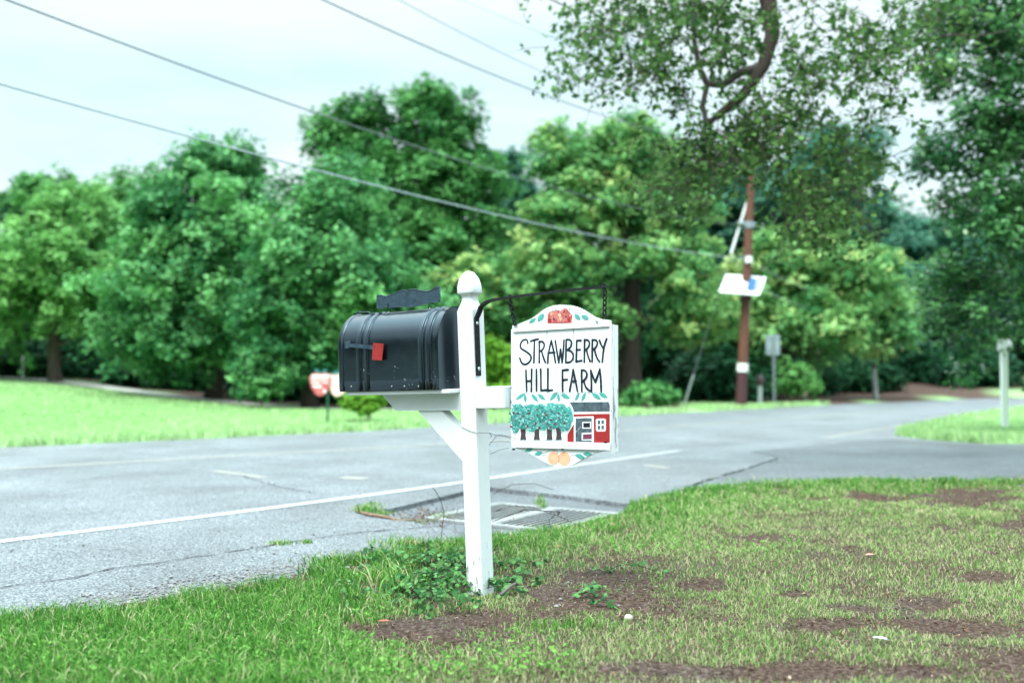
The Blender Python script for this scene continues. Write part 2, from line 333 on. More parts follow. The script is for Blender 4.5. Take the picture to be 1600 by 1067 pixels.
def ground_mat():
    m, t, p = new_mat('soil_and_lawn'); L = t.links.new
    co = t.nodes.new('ShaderNodeTexCoord')
    def noise(s, d=6, r=.6):
        n = t.nodes.new('ShaderNodeTexNoise'); n.inputs['Scale'].default_value = s; n.inputs['Detail'].default_value = d; n.inputs['Roughness'].default_value = r; L(co.outputs['Object'], n.inputs['Vector']); return n
    def ramp(src, *els):
        r = t.nodes.new('ShaderNodeValToRGB'); e = r.color_ramp.elements
        e[0].position, e[0].color = els[0][0], (*els[0][1], 1); e[1].position, e[1].color = els[-1][0], (*els[-1][1], 1)
        for q in els[1:-1]: x = e.new(q[0]); x.color = (*q[1], 1)
        L(src, r.inputs[0]); return r
    big = noise(1.6); fine = noise(55, 8, .75)
    soil = ramp(fine.outputs[0], (.34, (.012, .006, .004)), (.5, (.072, .043, .032)), (.68, (.23, .17, .14)))
    sand = ramp(fine.outputs[0], (.34, (.018, .011, .009)), (.5, (.075, .052, .043)), (.68, (.24, .20, .18)))
    ms = t.nodes.new('ShaderNodeMix'); ms.data_type = 'RGBA'; rb = ramp(big.outputs[0], (.5, (0, 0, 0)), (.66, (.8, .8, .8))); L(rb.outputs[0], ms.inputs[0]); L(soil.outputs[0], ms.inputs[6]); L(sand.outputs[0], ms.inputs[7])
    ln = noise(7, 8, .7); lw = ramp(ln.outputs[0], (.3, (.18, .36, .13)), (.55, (.32, .52, .23)), (.75, (.44, .58, .32)))
    az = t.nodes.new('ShaderNodeAttribute'); az.attribute_name = 'zone'
    mz = t.nodes.new('ShaderNodeMix'); mz.data_type = 'RGBA'; L(az.outputs['Fac'], mz.inputs[0]); L(ms.outputs[2], mz.inputs[6]); L(lw.outputs[0], mz.inputs[7])
    L(mz.outputs[2], p.inputs['Base Color']); p.inputs['Roughness'].default_value = .9; p.inputs['Specular IOR Level'].default_value = .15
    bu = t.nodes.new('ShaderNodeBump'); bu.inputs['Strength'].default_value = .9; bu.inputs['Distance'].default_value = .02; L(fine.outputs[0], bu.inputs['Height']); L(bu.outputs[0], p.inputs['Normal'])
    return m
me.materials.append(ground_mat()); gobj = bpy.data.objects.new('ground', me); COL.objects.link(gobj); gobj['kind'] = 'structure'

def asphalt(name, base, lo, hi):
    m, t, p = new_mat(name); L = t.links.new; co = t.nodes.new('ShaderNodeTexCoord')
    v = t.nodes.new('ShaderNodeTexNoise'); v.inputs['Scale'].default_value = 90; v.inputs['Detail'].default_value = 4; v.inputs['Roughness'].default_value = .8; L(co.outputs['Object'], v.inputs['Vector'])
    r = t.nodes.new('ShaderNodeValToRGB'); e = r.color_ramp.elements; e[0].position = .36; e[0].color = (*lo, 1); e[1].position = .66; e[1].color = (*hi, 1); x = e.new(.5); x.color = (*base, 1)
    vo = t.nodes.new('ShaderNodeTexVoronoi'); vo.inputs['Scale'].default_value = 110; L(co.outputs['Object'], vo.inputs['Vector'])
    sv = t.nodes.new('ShaderNodeSeparateColor'); L(vo.outputs['Color'], sv.inputs[0])
    mv = t.nodes.new('ShaderNodeMath'); mv.operation = 'MULTIPLY_ADD'; L(sv.outputs[0], mv.inputs[0]); mv.inputs[1].default_value = .32; L(v.outputs[0], mv.inputs[2])
    m2 = t.nodes.new('ShaderNodeMath'); m2.operation = 'SUBTRACT'; L(mv.outputs[0], m2.inputs[0]); m2.inputs[1].default_value = .15; L(m2.outputs[0], r.inputs[0])
    b = t.nodes.new('ShaderNodeTexNoise'); b.inputs['Scale'].default_value = .9; b.inputs['Detail'].default_value = 6; L(co.outputs['Object'], b.inputs['Vector'])
    rb = t.nodes.new('ShaderNodeMapRange'); rb.inputs[1].default_value = .3; rb.inputs[2].default_value = .7; rb.inputs[3].default_value = .70; rb.inputs[4].default_value = 1.22; L(b.outputs[0], rb.inputs[0])
    s = t.nodes.new('ShaderNodeVectorMath'); s.operation = 'SCALE'; L(r.outputs[0], s.inputs[0]); L(rb.outputs[0], s.inputs['Scale']); L(s.outputs[0], p.inputs['Base Color'])
    p.inputs['Roughness'].default_value = .5; p.inputs['Specular IOR Level'].default_value = .75
    bu = t.nodes.new('ShaderNodeBump'); bu.inputs['Strength'].default_value = .8; bu.inputs['Distance'].default_value = .008; L(v.outputs[0], bu.inputs['Height']); L(bu.outputs[0], p.inputs['Normal'])
    return m
M['road'] = asphalt('grey_asphalt', (.100, .116, .130), (.022, .029, .036), (.31, .34, .36))
M['drive'] = asphalt('dark_asphalt', (.060, .073, .085), (.015, .02, .027), (.22, .25, .27))
def sheet(name, poly, z, m, parent=None, skirt=0):
    b = MB(); tri = tessellate_polygon([[Vector((p[0], p[1], 0)) for p in poly]]); n = len(poly)
    b.add([(p[0], p[1], z) for p in poly], [tuple(t) for t in tri], m)
    if skirt: b.add([(p[0], p[1], z) for p in poly] + [(p[0], p[1], z - skirt) for p in poly], [(i, (i + 1) % n, n + (i + 1) % n, n + i) for i in range(n)], m)
    o = b.build(name, parent, fixn=False)
    import bmesh
    bm = bmesh.new(); bm.from_mesh(o.data)
    for f in bm.faces:
        if abs(f.normal.z) > .5 and f.normal.z < 0: f.normal_flip()
    bm.to_mesh(o.data); bm.free(); return o
road = sheet('road', ROAD, 0.0, M['road'], skirt=.06); road['kind'] = 'structure'
DRIVE = rough_poly(gp((1085, 762), (1140, 742), (1230, 717), (1170, 706), (1300, 694), (1395, 684), (1450, 689), (1540, 696), (1600, 696)) + [(26, 14.0), (26, 11.1), (9, 10.2)] +
                   gp((1600, 754), (1400, 756), (1250, 758), (1130, 764)), amp=.06)
drive = sheet('driveway', DRIVE, .006, M['drive']); drive['kind'] = 'structure'
rc_ = np.mean(RECESS, 0)
apron = sheet('drain_apron', [tuple(rc_ + (np.array(p) - rc_) * 1.16) for p in RECESS], -.036, M['drive'], road)
def ribbon(name, pts, w, z, m, parent, jit=0.0, step=.12, seed=1):
    R = np.random.default_rng(seed); P = [np.array(p[:2]) for p in pts]; out = []
    for i in range(len(P) - 1):
        k = max(1, int(np.linalg.norm(P[i + 1] - P[i]) / step)); out += [P[i] + (P[i + 1] - P[i]) * j / k for j in range(k)]
    out.append(P[-1]); out = np.array(out)
    # smooth the corners of the path
    for _ in range(12 if jit == 0 else 1): out[1:-1] = (out[:-2] + 2 * out[1:-1] + out[2:]) / 4
    tg = unit(np.gradient(out, axis=0)); nn = np.stack([-tg[:, 1], tg[:, 0]], 1)
    off = R.normal(size=len(out)) * jit; ww = w * (1 + (R.normal(size=len(out)) * .45 if jit else 0 * off)); ww = np.maximum(ww, w * .15)
    out = out + nn * off[:, None]; a_, c_ = out + nn * ww[:, None] / 2, out - nn * ww[:, None] / 2
    vs = [(p[0], p[1], z) for p in a_] + [(p[0], p[1], z) for p in c_]; n = len(out)
    b = MB(); b.add(vs, [(n + i, n + i + 1, i + 1, i) for i in range(n - 1)], m); return b.build(name, parent, fixn=False)
M['line'] = mat('road_paint_white', (.46, .49, .49), .6, c2=(.16, .18, .19), scale=70, thr=(.48, .62))
M['line2'] = mat('road_paint_faded', (.34, .33, .28), .6, c2=(.18, .20, .20), scale=40, thr=(.45, .65))
M['crack'] = mat('crack_tar_and_drain_shade', (.018, .02, .022), .9)  # tar in the road cracks; also the painted shade inside the drain
ribbon('edge_line', [(-12, -3.9)] + gp((0, 846), (280, 812), (560, 776), (720, 754), (900, 727), (1062, 704)), .115, .004, M['line'], road)
ribbon('edge_line', gp((1290, 684), (1330, 677), (1400, 667), (1450, 658), (1500, 648), (1600, 634)), .10, .004, M['line2'], road)
ribbon('centre_line', [(-20, .5)] + gp((0, 733), (280, 717), (560, 702), (760, 690), (1000, 671), (1200, 656), (1400, 642)), .12, .004, M['line2'], road)
ribbon('paint_mark', gp((335, 736), (414, 746)), .10, .004, M['line2'], road)
ribbon('paint_mark', gp((532, 746), (572, 748)), .18, .004, M['line2'], road)
ribbon('paint_mark', gp((1008, 727), (1045, 732)), .12, .004, M['line2'], road)
ribbon('crack', gp((-60, 928), (0, 918), (60, 911), (120, 903), (170, 889), (230, 882), (300, 872), (420, 853), (500, 840), (560, 832), (640, 826), (700, 822)), .012, .005, M['crack'], road, jit=.008, step=.05)
ribbon('crack', gp((375, 742), (410, 754), (450, 764), (495, 771)), .012, .005, M['crack'], road, jit=.01, step=.06, seed=4)
ribbon('crack', gp((1072, 763), (1110, 750), (1160, 735), (1215, 717)), .03, .011, M['crack'], road, jit=.012, step=.08, seed=6)
M['pathm'] = mat('gravel_path', (.36, .38, .34), .9, c2=(.50, .50, .46), scale=9)
def on_terrain_path():
    pts = [(-32, 37.5), (-24, 36), (-18.2, 34.9), (-15.2, 33.6), (-11.4, 31.3), (-7.4, 28.6), (-4.5, 26.5), (-1.5, 25.6), (3, 25.2)]
    P = []
    for i in range(len(pts) - 1):
        for j in range(10): P.append(np.array(pts[i]) + (np.array(pts[i + 1]) - pts[i]) * j / 10)
    P = np.array(P)
    for _ in range(8): P[1:-1] = (P[:-2] + 2 * P[1:-1] + P[2:]) / 4
    tg = unit(np.gradient(P, axis=0)); nn = np.stack([-tg[:, 1], tg[:, 0]], 1); cols = []
    for k in range(5):
        q = P + nn * (k - 2) * .33 * (1 - .35 * np.linspace(0, 1, len(P)))[:, None]
        cols.append(np.column_stack([q, terr(q[:, 0], q[:, 1]) + .035]))
    n = len(P); b = MB(); b.add(np.concatenate(cols), [(c * n + i, c * n + i + 1, (c + 1) * n + i + 1, (c + 1) * n + i) for c in range(4) for i in range(n - 1)], M['pathm'], True)
    o = b.build('path', fixn=False); o['kind'] = 'structure'
on_terrain_path()

# ------------------------------------------------------------------ the letterbox post and what hangs on it
PHI = math.radians(37); TILT = math.radians(2.15); B0 = G(751, 928)
RZ = Matrix.Rotation(-PHI, 4, 'Z'); TL = Matrix.Rotation(-TILT, 4, 'Y')       # local x: along the arm to the right and nearer; y: away
UM = Matrix.Translation(Vector(B0)) @ TL @ RZ                                  # leaning post frame
SM = Matrix.Translation(Vector(B0)) @ RZ                                       # plumb frame, for the hanging sign
def lp(px, py, y, FM=UM):
    """(x, z) in a frame's plane y=const of the photo's pixel"""
    inv = FM.inverted(); o = inv @ Vector((0, 0, H)); d = inv.to_3x3() @ Vector(ray(px, py)); t = (y - o.y) / d.y; p = o + d * t
    return (p.x, p.z)
def sub_empty(name, FM, off): return empty(name, mtx=FM @ Matrix.Translation(Vector(off)))
PW = .0475
post = empty('mailbox_post', mtx=UM); tag(post, 'white square wooden post with an acorn top carrying the black letterbox and the farm sign', 'post')
b = MB(); c = .004
prof = [(-PW + c, -PW), (PW - c, -PW), (PW, -PW + c), (PW, PW - c), (PW - c, PW), (-PW + c, PW), (-PW, PW - c), (-PW, -PW + c)]
zs = lp(736, 484, -PW)[1]
b.rings([[(x, y, z) for x, y in prof] for z in [-.25] + list(np.linspace(0, zs, 12))], M['post']); b.build('shaft', post)
def sq(r, z, pw, n=32):
    out = []
    for k in range(n):
        a_ = 2 * math.pi * (k + .5) / n; cc, ss = math.cos(a_), math.sin(a_); rr = r / ((abs(cc) ** pw + abs(ss) ** pw) ** (1 / pw)); out.append((rr * cc, rr * ss, z))
    return out
zt = lp(733, 424, 0)[1]; zb = lp(733, 460, 0)[1]; hh = zt - zb
b = MB(); nz = zb - zs
rg = [sq(PW * 1.0, zs + .0005, 14), sq(PW * .97, zs + nz * .12, 8), sq(.040, zs + nz * .35, 5), sq(.0335, zs + nz * .62, 4), sq(.034, zs + nz * .85, 4), sq(.040, zb - .002, 4), sq(.049, zb + .002, 4), sq(.0515, zb + .008, 4)]
for q_, r_ in ((.3, .0505), (.5, .0465), (.68, .040), (.82, .032), (.92, .0235), (.98, .014), (1, .004)): rg.append(sq(r_, zb + hh * q_, 4 if q_ < .8 else 3))
b.rings(rg, M['post'], smooth=False); fin = b.build('finial', post)
for p_ in fin.data.polygons: p_.use_smooth = abs(p_.normal.z) < .95
zbx = lp(687, 608, -.14)[1]                                                     # underside of the letterbox
x_end = lp(533, 613, -.14)[0]; x_near = lp(687, 608, -.14)[0]
b = MB(); b.box((x_end + .02, -.125, zbx - .022), (-PW - .002, .125, zbx - .002), M['post'], .003); b.build('platform_board', post)
bz = lp(700, 641, -.044)[1]; xl = lp(597, 613, -.044)[0]; xl2 = lp(618, 641, -.044)[0]
b = MB(); b.prism([(xl, zbx - .024), (-PW - .001, zbx - .024), (-PW - .001, bz), (xl2, bz)], -.044, .044, M['post']); b.build('support_beam', post)
br = [lp(654, 641, -.03), lp(691, 641, -.03), lp(721, 678, -.03), lp(722, 722, -.03)]
xq = -PW - .001
br = [(br[0][0], bz - .001), (br[1][0], bz - .001), (xq, br[2][1]), (xq, br[3][1])]
b = MB(); b.prism(br, -.034, .022, M['post']); b.build('brace', post)
x1 = lp(790, 640, -.040)[0]; zt1 = lp(770, 604, -.04)[1]; zb1 = lp(770, 638, -.04)[1]
b = MB(); b.box((PW + .001, -.046, zb1), (x1, .030, zt1), M['post'], .003); b.build('side_arm', post)
# iron bracket
pth = [lp(751, 586, -.0, UM)]; pth = []
xs_ = PW + .004
for z_ in np.linspace(lp(757, 587, -.012)[1], lp(755, 497, -.012)[1], 8): pth.append((xs_, z_))
for px_, py_ in ((750, 487), (752, 480), (757, 475), (764, 471), (773, 468.5)):
    q_ = lp(px_ + 3, py_, 0); pth.append((max(q_[0], xs_ + .001), q_[1]))
endp = lp(952, 448, 0)
for k in range(1, 12): pth.append((pth[12][0] + (endp[0] - pth[12][0]) * k / 11, pth[12][1] + (endp[1] - pth[12][1]) * k / 11 + .004 * math.sin(math.pi * k / 11)))
b = MB(); rings = []
for i, (x_, z_) in enumerate(pth):
    a_ = np.array(pth[max(i - 1, 0)]); c_ = np.array(pth[min(i + 1, len(pth) - 1)]); t_ = (c_ - a_) / np.linalg.norm(c_ - a_); n_ = np.array([-t_[1], t_[0]]); th = .0045
    wy = .016 if i < 13 else .0085; th = .004 if i < 10 else .0052
    y0 = -.030
    rings.append([(x_ + n_[0] * th, y0 + .012 - wy, z_ + n_[1] * th), (x_ + n_[0] * th, y0 + .012 + wy, z_ + n_[1] * th), (x_ - n_[0] * th, y0 + .012 + wy, z_ - n_[1] * th), (x_ - n_[0] * th, y0 + .012 - wy, z_ - n_[1] * th)])
b.rings(rings, M['iron']); brk = b.build('iron_bracket', post)
for py_ in (505, 576):
    z_ = lp(750, py_, -.018)[1]; b = MB()
    b.rings([[(xs_ + h_, -.018 + r_ * math.cos(k * math.pi / 8), z_ + r_ * math.sin(k * math.pi / 8)) for k in range(16)] for h_, r_ in ((.003, .0095), (.006, .0092), (.0085, .0065), (.0095, .001))], M['steel'], smooth=True)
    b.build('screw', brk)
for px_, py_ in ((797, 466), (945, 449)):
    x_, z_ = lp(px_, py_, -.018); b = MB(); b.tube([(x_, -.018, z_ - .016), (x_, -.018, z_ + .012)], .005, M['iron']); b.tube([(x_ - .004, -.018, z_ + .012), (x_ + .004, -.018, z_ + .014)], .007, M['iron']); b.build('hook', brk)

# letterbox
mo = ((x_end + x_near) / 2, 0, zbx); mail = sub_empty('mailbox', UM, mo)
tag(mail, 'black metal letterbox with rounded top and lowered red flag, fixed to the white acorn-topped post', 'mailbox')
HW, WALL, CROWN = .14, .215, .187
def arch(x, e, n=18):
    pts = [(x, -HW - e, -e * .2)]; pts += [(x, -HW - e, WALL * k / 4) for k in (1, 2, 3)]
    for k in range(n + 1):
        a_ = math.pi - math.pi * k / n; pts.append((x, (HW + e) * math.cos(a_), WALL + (CROWN + e) * math.sin(a_)))
    pts += [(x, HW + e, WALL * k / 4) for k in (3, 2, 1)]; pts.append((x, HW + e, -e * .2)); return pts
xa, xb = x_end - mo[0], x_near - mo[0]
def rib(px): return lp(px, 600, -HW)[0] - mo[0]
ribs = [rib(562.5), rib(574), rib(660), rib(671.5)]; rg = []
xx = np.unique(np.concatenate([np.linspace(xa + .012, xb, 60)] + [np.linspace(r - .008, r + .008, 9) for r in ribs]))
for x_ in xx:
    e = 0.0
    for r in ribs: e += .0060 * math.exp(-((x_ - r) / .0036) ** 2) - .0030 * math.exp(-((x_ - r + .0078) / .003) ** 2) - .0045 * math.exp(-((x_ - r - .0075) / .003) ** 2)
    if x_ > xb - .006: e += .002
    rg.append(arch(x_, e))
b = MB(); b.rings(rg, M['black'], caps=False, smooth=True); n_ = len(rg[0])
b.add([arch(x_, 0)[0] for x_ in (xx[0], xx[-1])] + [arch(x_, 0)[-1] for x_ in (xx[-1], xx[0])], [(0, 1, 2, 3)], M['black'])
body = b.build('body', mail)
b = MB(); pa = arch(xb - .003, -.0015); b.add(pa, [tuple(range(len(pa)))], M['black']); pb = arch(xb - .016, -.002)
b.add(pb, [tuple(range(len(pb)))[::-1]], M['black']); b.build('back_panel', mail, fixn=False)
rg = [arch(x_, e) for x_, e in ((xa - .016, -.02), (xa - .014, -.004), (xa - .011, .001), (xa - .002, .004), (xa + .016, .0045), (xa + .022, .003), (xa + .023, -.002))]
b = MB(); b.rings(rg, M['black'], caps=True, smooth=True); b.build('door', mail)
zt_ = WALL + CROWN
b = MB()
b.box((xa - .020, -.012, zt_ - .035), (xa - .016, .012, zt_ + .012), M['black']); b.box((xa - .018, -.016, zt_ + .006), (xa + .006, .016, zt_ + .011), M['black'])
b.tube([(xa - .012, 0, zt_ + .012), (xa + .01, 0, zt_ + .018), (xa + .03, 0, zt_ + .013), (xa + .075, 0, zt_ + .012), (xa + .095, 0, zt_ + .004)], .0035, M['black']); b.build('latch', mail)
def mbp(px, py, y): x_, z_ = lp(px, py, y); return (x_ - mo[0], z_ - mo[2])
b = MB(); y_ = -HW - .007
x0, z0 = mbp(538.5, 545, y_); x1_, z1 = mbp(546, 533, y_); b.box((x0, y_ - .001, z0), (x1_ + .004, -HW - .001, z1), M['plaque'], .0015)
for dx, dz in ((.006, .006), (.006, -.006 + (z1 - z0)), (x1_ - x0 - .003, .006), (x1_ - x0 - .003, z1 - z0 - .006)):
    b.tube([(x0 + dx, y_ - .0045, z0 + dz), (x0 + dx, y_, z0 + dz)], .0032, M['plaque'], 8)
b.build('flag_hinge', mail)
y_ = -HW - .013; A0 = mbp(543, 536, y_); A1 = mbp(543, 542, y_); Bq0 = mbp(584, 540, y_); Bq1 = mbp(584, 546, y_)
flag = MB(); flag.prism([A1, Bq1, Bq0, A0], y_ - .002, y_ + .002, M['plaque']); flag = flag.build('flag_arm', mail)
q = [mbp(582.5, 562, y_), mbp(598, 563, y_), mbp(600.5, 537, y_), mbp(584, 535.5, y_)]
b = MB(); b.prism(q, y_ - .006, y_ - .0025, M['red'])
for px_ in (586, 597): x_, z_ = mbp(px_, 539.5, y_); b.tube([(x_, y_ - .0085, z_), (x_, y_ - .006, z_)], .003, M['red'], 8)
b.build('flag_paddle', flag)
# name plaque above the crown
pl = [(589, 461.5), (596, 461), (600, 462.5), (605, 463), (612, 460), (622, 456), (631, 453.5), (634, 453.5), (637, 454.5), (641, 451.8), (648, 452), (658, 454), (667, 455.5), (674, 453.5), (678, 450), (687.5, 448),
      (687.5, 471.5), (680, 472.5), (674, 472), (668, 474), (655, 478), (645, 479), (638, 480.5), (630, 479), (618, 480), (610, 480.5), (604, 479), (598, 481.5), (589.5, 482)]
b = MB(); b.prism([mbp(u, v, 0) for u, v in pl], -.004, .004, M['plaque']); plq = b.build('name_plate', mail)
rimz = [mbp(u, v, -.004) for u, v in pl]; b = MB(); b.tube([(u, -.0045, v) for u, v in rimz + rimz[:1]], .0022, M['plaque'], 6); b.build('rim', plq)
for px_ in (607, 671.5):
    x_, z_ = mbp(px_, 477, 0); b = MB(); b.tube([(x_, -.005, z_ + .012), (x_ + .003, -.008, z_), (x_ - .003, -.004, z_ - .012), (x_, 0, zt_ - .004)], .003, M['black'], 8); b.tube([(x_, 0, zt_ - .003), (x_, 0, zt_ + .004)], [.010, .006], M['black'], 10); b.build('hook', mail)
for px_ in (612, 632, 654, 549, 694):
    if px_ < 690:
        x_, z_ = mbp(px_, 603.5, -HW); b = MB(); b.rings([[(x_ + r_ * math.cos(k * math.pi / 5), -HW - h_, z_ + r_ * math.sin(k * math.pi / 5)) for k in range(10)] for h_, r_ in ((0, .004), (.002, .0035), (.003, .001))], M['steel'], smooth=True); b.build('rivet', mail)

# hanging sign ---------------------------------------------------------------------------------------
YS = -.030                                                                       # plane of the planks (front)
def sg(px, py, y=YS): return lp(px, py, y, SM)
sx0, sx1 = sg(798, 600)[0], sg(953, 600)[0]; stz = sg(800, 513)[1]; sbz = sg(800, 696)[1]
so = ((sx0 + sx1) / 2, 0, sbz); sign = sub_empty('farm_sign', SM, so)
tag(sign, 'white wooden hanging sign reading STRAWBERRY HILL FARM with painted orchard and red barn', 'sign')
def S(px, py, y=YS): x_, z_ = sg(px, py, y); return (x_ - so[0], z_ - so[2])
ux0, ux1 = sx0 - so[0], sx1 - so[0]; uz = stz - sbz
cuts = [ux0, S(854.5, 600)[0], S(896.3, 600)[0], ux1]
for i in range(3):
    b = MB(); b.box((cuts[i] + .0013, YS, .004), (cuts[i + 1] - .0013, YS + .018, uz - .004), M['board'], .0016); b.build('plank', sign)
b = MB(); b.box((ux0 + .003, YS + .019, .006), (ux1 - .003, YS + .044, uz - .006), M['board']); b.build('core_panel', sign)
b = MB(); b.box((ux1 + .001, YS - .004, -.012), (ux1 + .006, YS + .030, uz + .004), M['worn'], .001); b.box((ux1 + .0015, YS + .031, -.008), (ux1 + .007, YS + .060, uz + .002), M['worn'], .001)
b.build('side_edge', sign)
YC = YS - .006
crown = [(800.5, 518.5), (800.5, 508.5), (808, 507), (818, 503), (828, 499), (836, 494), (844, 487.5), (853, 481.5), (863, 477.8), (875, 476), (888, 476.8), (899, 479.5), (909, 484), (918, 490), (926, 495), (936, 498.5), (951, 500), (951.5, 509.5)]
b = MB(); b.prism([S(u, v, YC) for u, v in crown], YC, YC + .024, M['board'])
p0, p1 = S(800.5, 518.5, YC - .006), S(951.5, 509.5, YC - .006)
b.prism([(p0[0] + .002, p0[1] - .0005), (p1[0] - .001, p1[1] - .0005), (p1[0] - .001, p1[1] + .010), (p0[0] + .002, p0[1] + .010)], YC - .004, YC - .0002, M['board']); b.build('crown_board', sign)
apron_ = [(803, 699), (814, 703), (826, 708), (838, 714), (850, 721), (861, 726.5), (872, 729.5), (884, 729.5), (894, 727), (903, 721.5), (912, 716), (922, 711), (934, 706.5), (946, 704.5), (946, 698)]
b = MB(); b.prism([S(u, v, YS) for u, v in apron_], YS + .001, YS + .018, M['board']); b.build('apron_board', sign)
b = MB(); q0, q1, q2, q3 = S(799.5, 698.5, YS - .012), S(952.5, 703, YS - .012), S(952.5, 693, YS - .012), S(799.5, 689.5, YS - .012)
b.prism([q0, q1, q2, q3], YS - .012, YS - .0003, M['board']); b.build('bottom_rail', sign)
LAY = [0]
def art(polys, m, lift=.0006, mb=None):
    """thin coats of paint on the boards: each outline is a sheet of paint laid on the plank face"""
    pass
class Art:
    def __init__(s, base=YS): s.b = MB(); s.base = base; s.k = 0
    def poly(s, pts, m, lift=None):
        s.k += 1; y = s.base - (.0004 + .00006 * s.k if lift is None else lift)
        q_ = [S(u, v, s.base) for u, v in pts]; tri = tessellate_polygon([[Vector((u, v, 0)) for u, v in q_]])
        s.b.add([(u, y, v) for u, v in q_], [tuple(t) for t in tri], m)
    def stroke(s, pts, w, m, taper=False):
        P = np.array([S(u, v, s.base) for u, v in pts]); k = []
        for i in range(len(P) - 1):
            n = 5 if len(P) > 3 else 3
            for j in range(n): 
                t = j / n; a_, b_, c_, d_ = P[max(i - 1, 0)], P[i], P[i + 1], P[min(i + 2, len(P) - 1)]
                k.append(.5 * ((2 * b_) + (-a_ + c_) * t + (2 * a_ - 5 * b_ + 4 * c_ - d_) * t * t + (-a_ + 3 * b_ - 3 * c_ + d_) * t ** 3))
        k.append(P[-1]); k = np.array(k); tg = unit(np.gradient(k, axis=0)); nn = np.stack([-tg[:, 1], tg[:, 0]], 1)
        R = np.random.default_rng(int(pts[0][0] * 7 + pts[0][1])); ww = w / 2 * (1 + .10 * np.sin(np.linspace(0, 5, len(k)) + R.random() * 6)) 
        if taper: ww = ww * np.linspace(1, .35, len(k))
        s.k += 1; y = s.base - (.0004 + .00006 * s.k); a_, c_ = k + nn * ww[:, None], k - nn * ww[:, None]; n = len(k)
        vs = [(p[0], y, p[1]) for p in a_] + [(p[0], y, p[1]) for p in c_]; fs = [(n + i, n + i + 1, i + 1, i) for i in range(n - 1)]
        for e, sg_ in ((0, -1), (-1, 1)):
            c0 = k[e]; ww_ = ww[e]; bi = len(vs); arc = [c0 + ww_ * (nn[e] * math.cos(q_) + tg[e] * sg_ * math.sin(q_)) for q_ in np.linspace(0, math.pi, 6)]
            vs += [(p[0], y, p[1]) for p in arc]; fs.append(tuple(range(bi, bi + 6)))
        s.b.add(vs, fs, m)
    def disc(s, cx_, cy_, r, m, ry=None, jag=0, R=None, n=12):
        ry = ry or r; pts = []
        for k in range(n):
            j = 1 + (R.uniform(-jag, jag) if R else 0); a_ = 2 * math.pi * k / n; pts.append((cx_ + r * j * math.cos(a_), cy_ + ry * j * math.sin(a_)))
        s.poly(pts, m)
    def leaf(s, x0_, y0_, x1_, y1_, w, m=None):
        m = m or M['teal']; d = np.array([x1_ - x0_, y1_ - y0_], float); L = np.linalg.norm(d); t = d / L; n_ = np.array([-t[1], t[0]]); o = np.array([x0_, y0_], float)
        up = [(.0, 0), (.15, .55), (.35, .95), (.55, 1), (.75, .65), (1, 0)]; P = [tuple(o + t * L * a_ + n_ * w / 2 * c_) for a_, c_ in up] + [tuple(o + t * L * a_ - n_ * w / 2 * c_) for a_, c_ in up[-2:0:-1]]
        s.poly([(o + (np.array(p) - o) * 1.0) for p in P], m); s.stroke([tuple(o), tuple(o + t * L * .95)], .0011, M['teal_d'])
        s.stroke(P[:6], .0011, M['teal_d'])
    def build(s, name, parent): return s.b.build(name, parent, fixn=False)
z5 = lambda pts: [(790 + u / 5.928, 440 + v / 5.928) for u, v in pts]
z4 = lambda pts: [(790 + u / 7.622, 600 + v / 7.622) for u, v in pts]
A = Art(YS)
strokes = [[(206, 572), (200, 545), (180, 537), (155, 550), (137, 585), (146, 620), (190, 648), (228, 680), (236, 715), (215, 750), (180, 767), (150, 752), (131, 708)],
    [(230, 553), (270, 540), (303, 533)], [(268, 545), (265, 650), (262, 753)],
    [(313, 556), (312, 750)], [(311, 560), (338, 556), (357, 576), (355, 608), (337, 634), (314, 648)], [(333, 640), (350, 700), (369, 749)],
    [(392, 753), (396, 680), (409, 610), (425, 549)], [(425, 549), (445, 640), (463, 752)], [(397, 661), (455, 656)],
    [(461, 548), (478, 660), (494, 750)], [(494, 750), (502, 690), (510, 627)], [(510, 627), (517, 690), (524, 750)], [(524, 750), (535, 650), (542, 540)],
    [(563, 537), (558, 750)], [(562, 538), (597, 540), (611, 568), (601, 607), (573, 633)], [(573, 633), (608, 646), (628, 688), (615, 730), (588, 747), (558, 748)],
    [(660, 545), (655, 741)], [(660, 547), (700, 545)], [(658, 632), (692, 630)], [(655, 741), (706, 731)],
    [(733, 538), (730, 745)], [(731, 541), (760, 541), (777, 562), (773, 597), (752, 624), (733, 632)], [(750, 628), (765, 690), (784, 737)],
    [(805, 538), (803, 742)], [(803, 541), (835, 541), (851, 562), (846, 592), (826, 620), (807, 629)], [(824, 624), (845, 700), (871, 741)],
    [(872, 545), (885, 580), (905, 616)], [(938, 530), (912, 610), (897, 744)],
    [(190, 820), (197, 1014)], [(243, 812), (240, 1015)], [(193, 922), (242, 918)], [(287, 812), (288, 1012)], [(327, 810), (330, 1008)], [(330, 1007), (380, 1003)],
    [(395, 808), (393, 1010)], [(393, 1009), (436, 1003)], [(528, 820), (530, 1014)], [(528, 820), (583, 815)], [(530, 911), (574, 905)],
    [(595, 1014), (612, 920), (628, 815)], [(628, 815), (650, 920), (668, 1014)], [(610, 925), (655, 920)],
    [(706, 818), (708, 1014)], [(707, 820), (736, 822), (755, 850), (750, 885), (728, 915), (709, 925)], [(727, 918), (745, 975), (780, 1009)],
    [(797, 1014), (797, 940), (792, 820)], [(792, 820), (812, 880), (834, 930)], [(834, 930), (855, 870), (876, 808)], [(876, 808), (885, 920), (888, 1017)]]
for s_ in strokes: A.stroke(z5(s_), .0096, M['letter'])
A.build('lettering', sign)
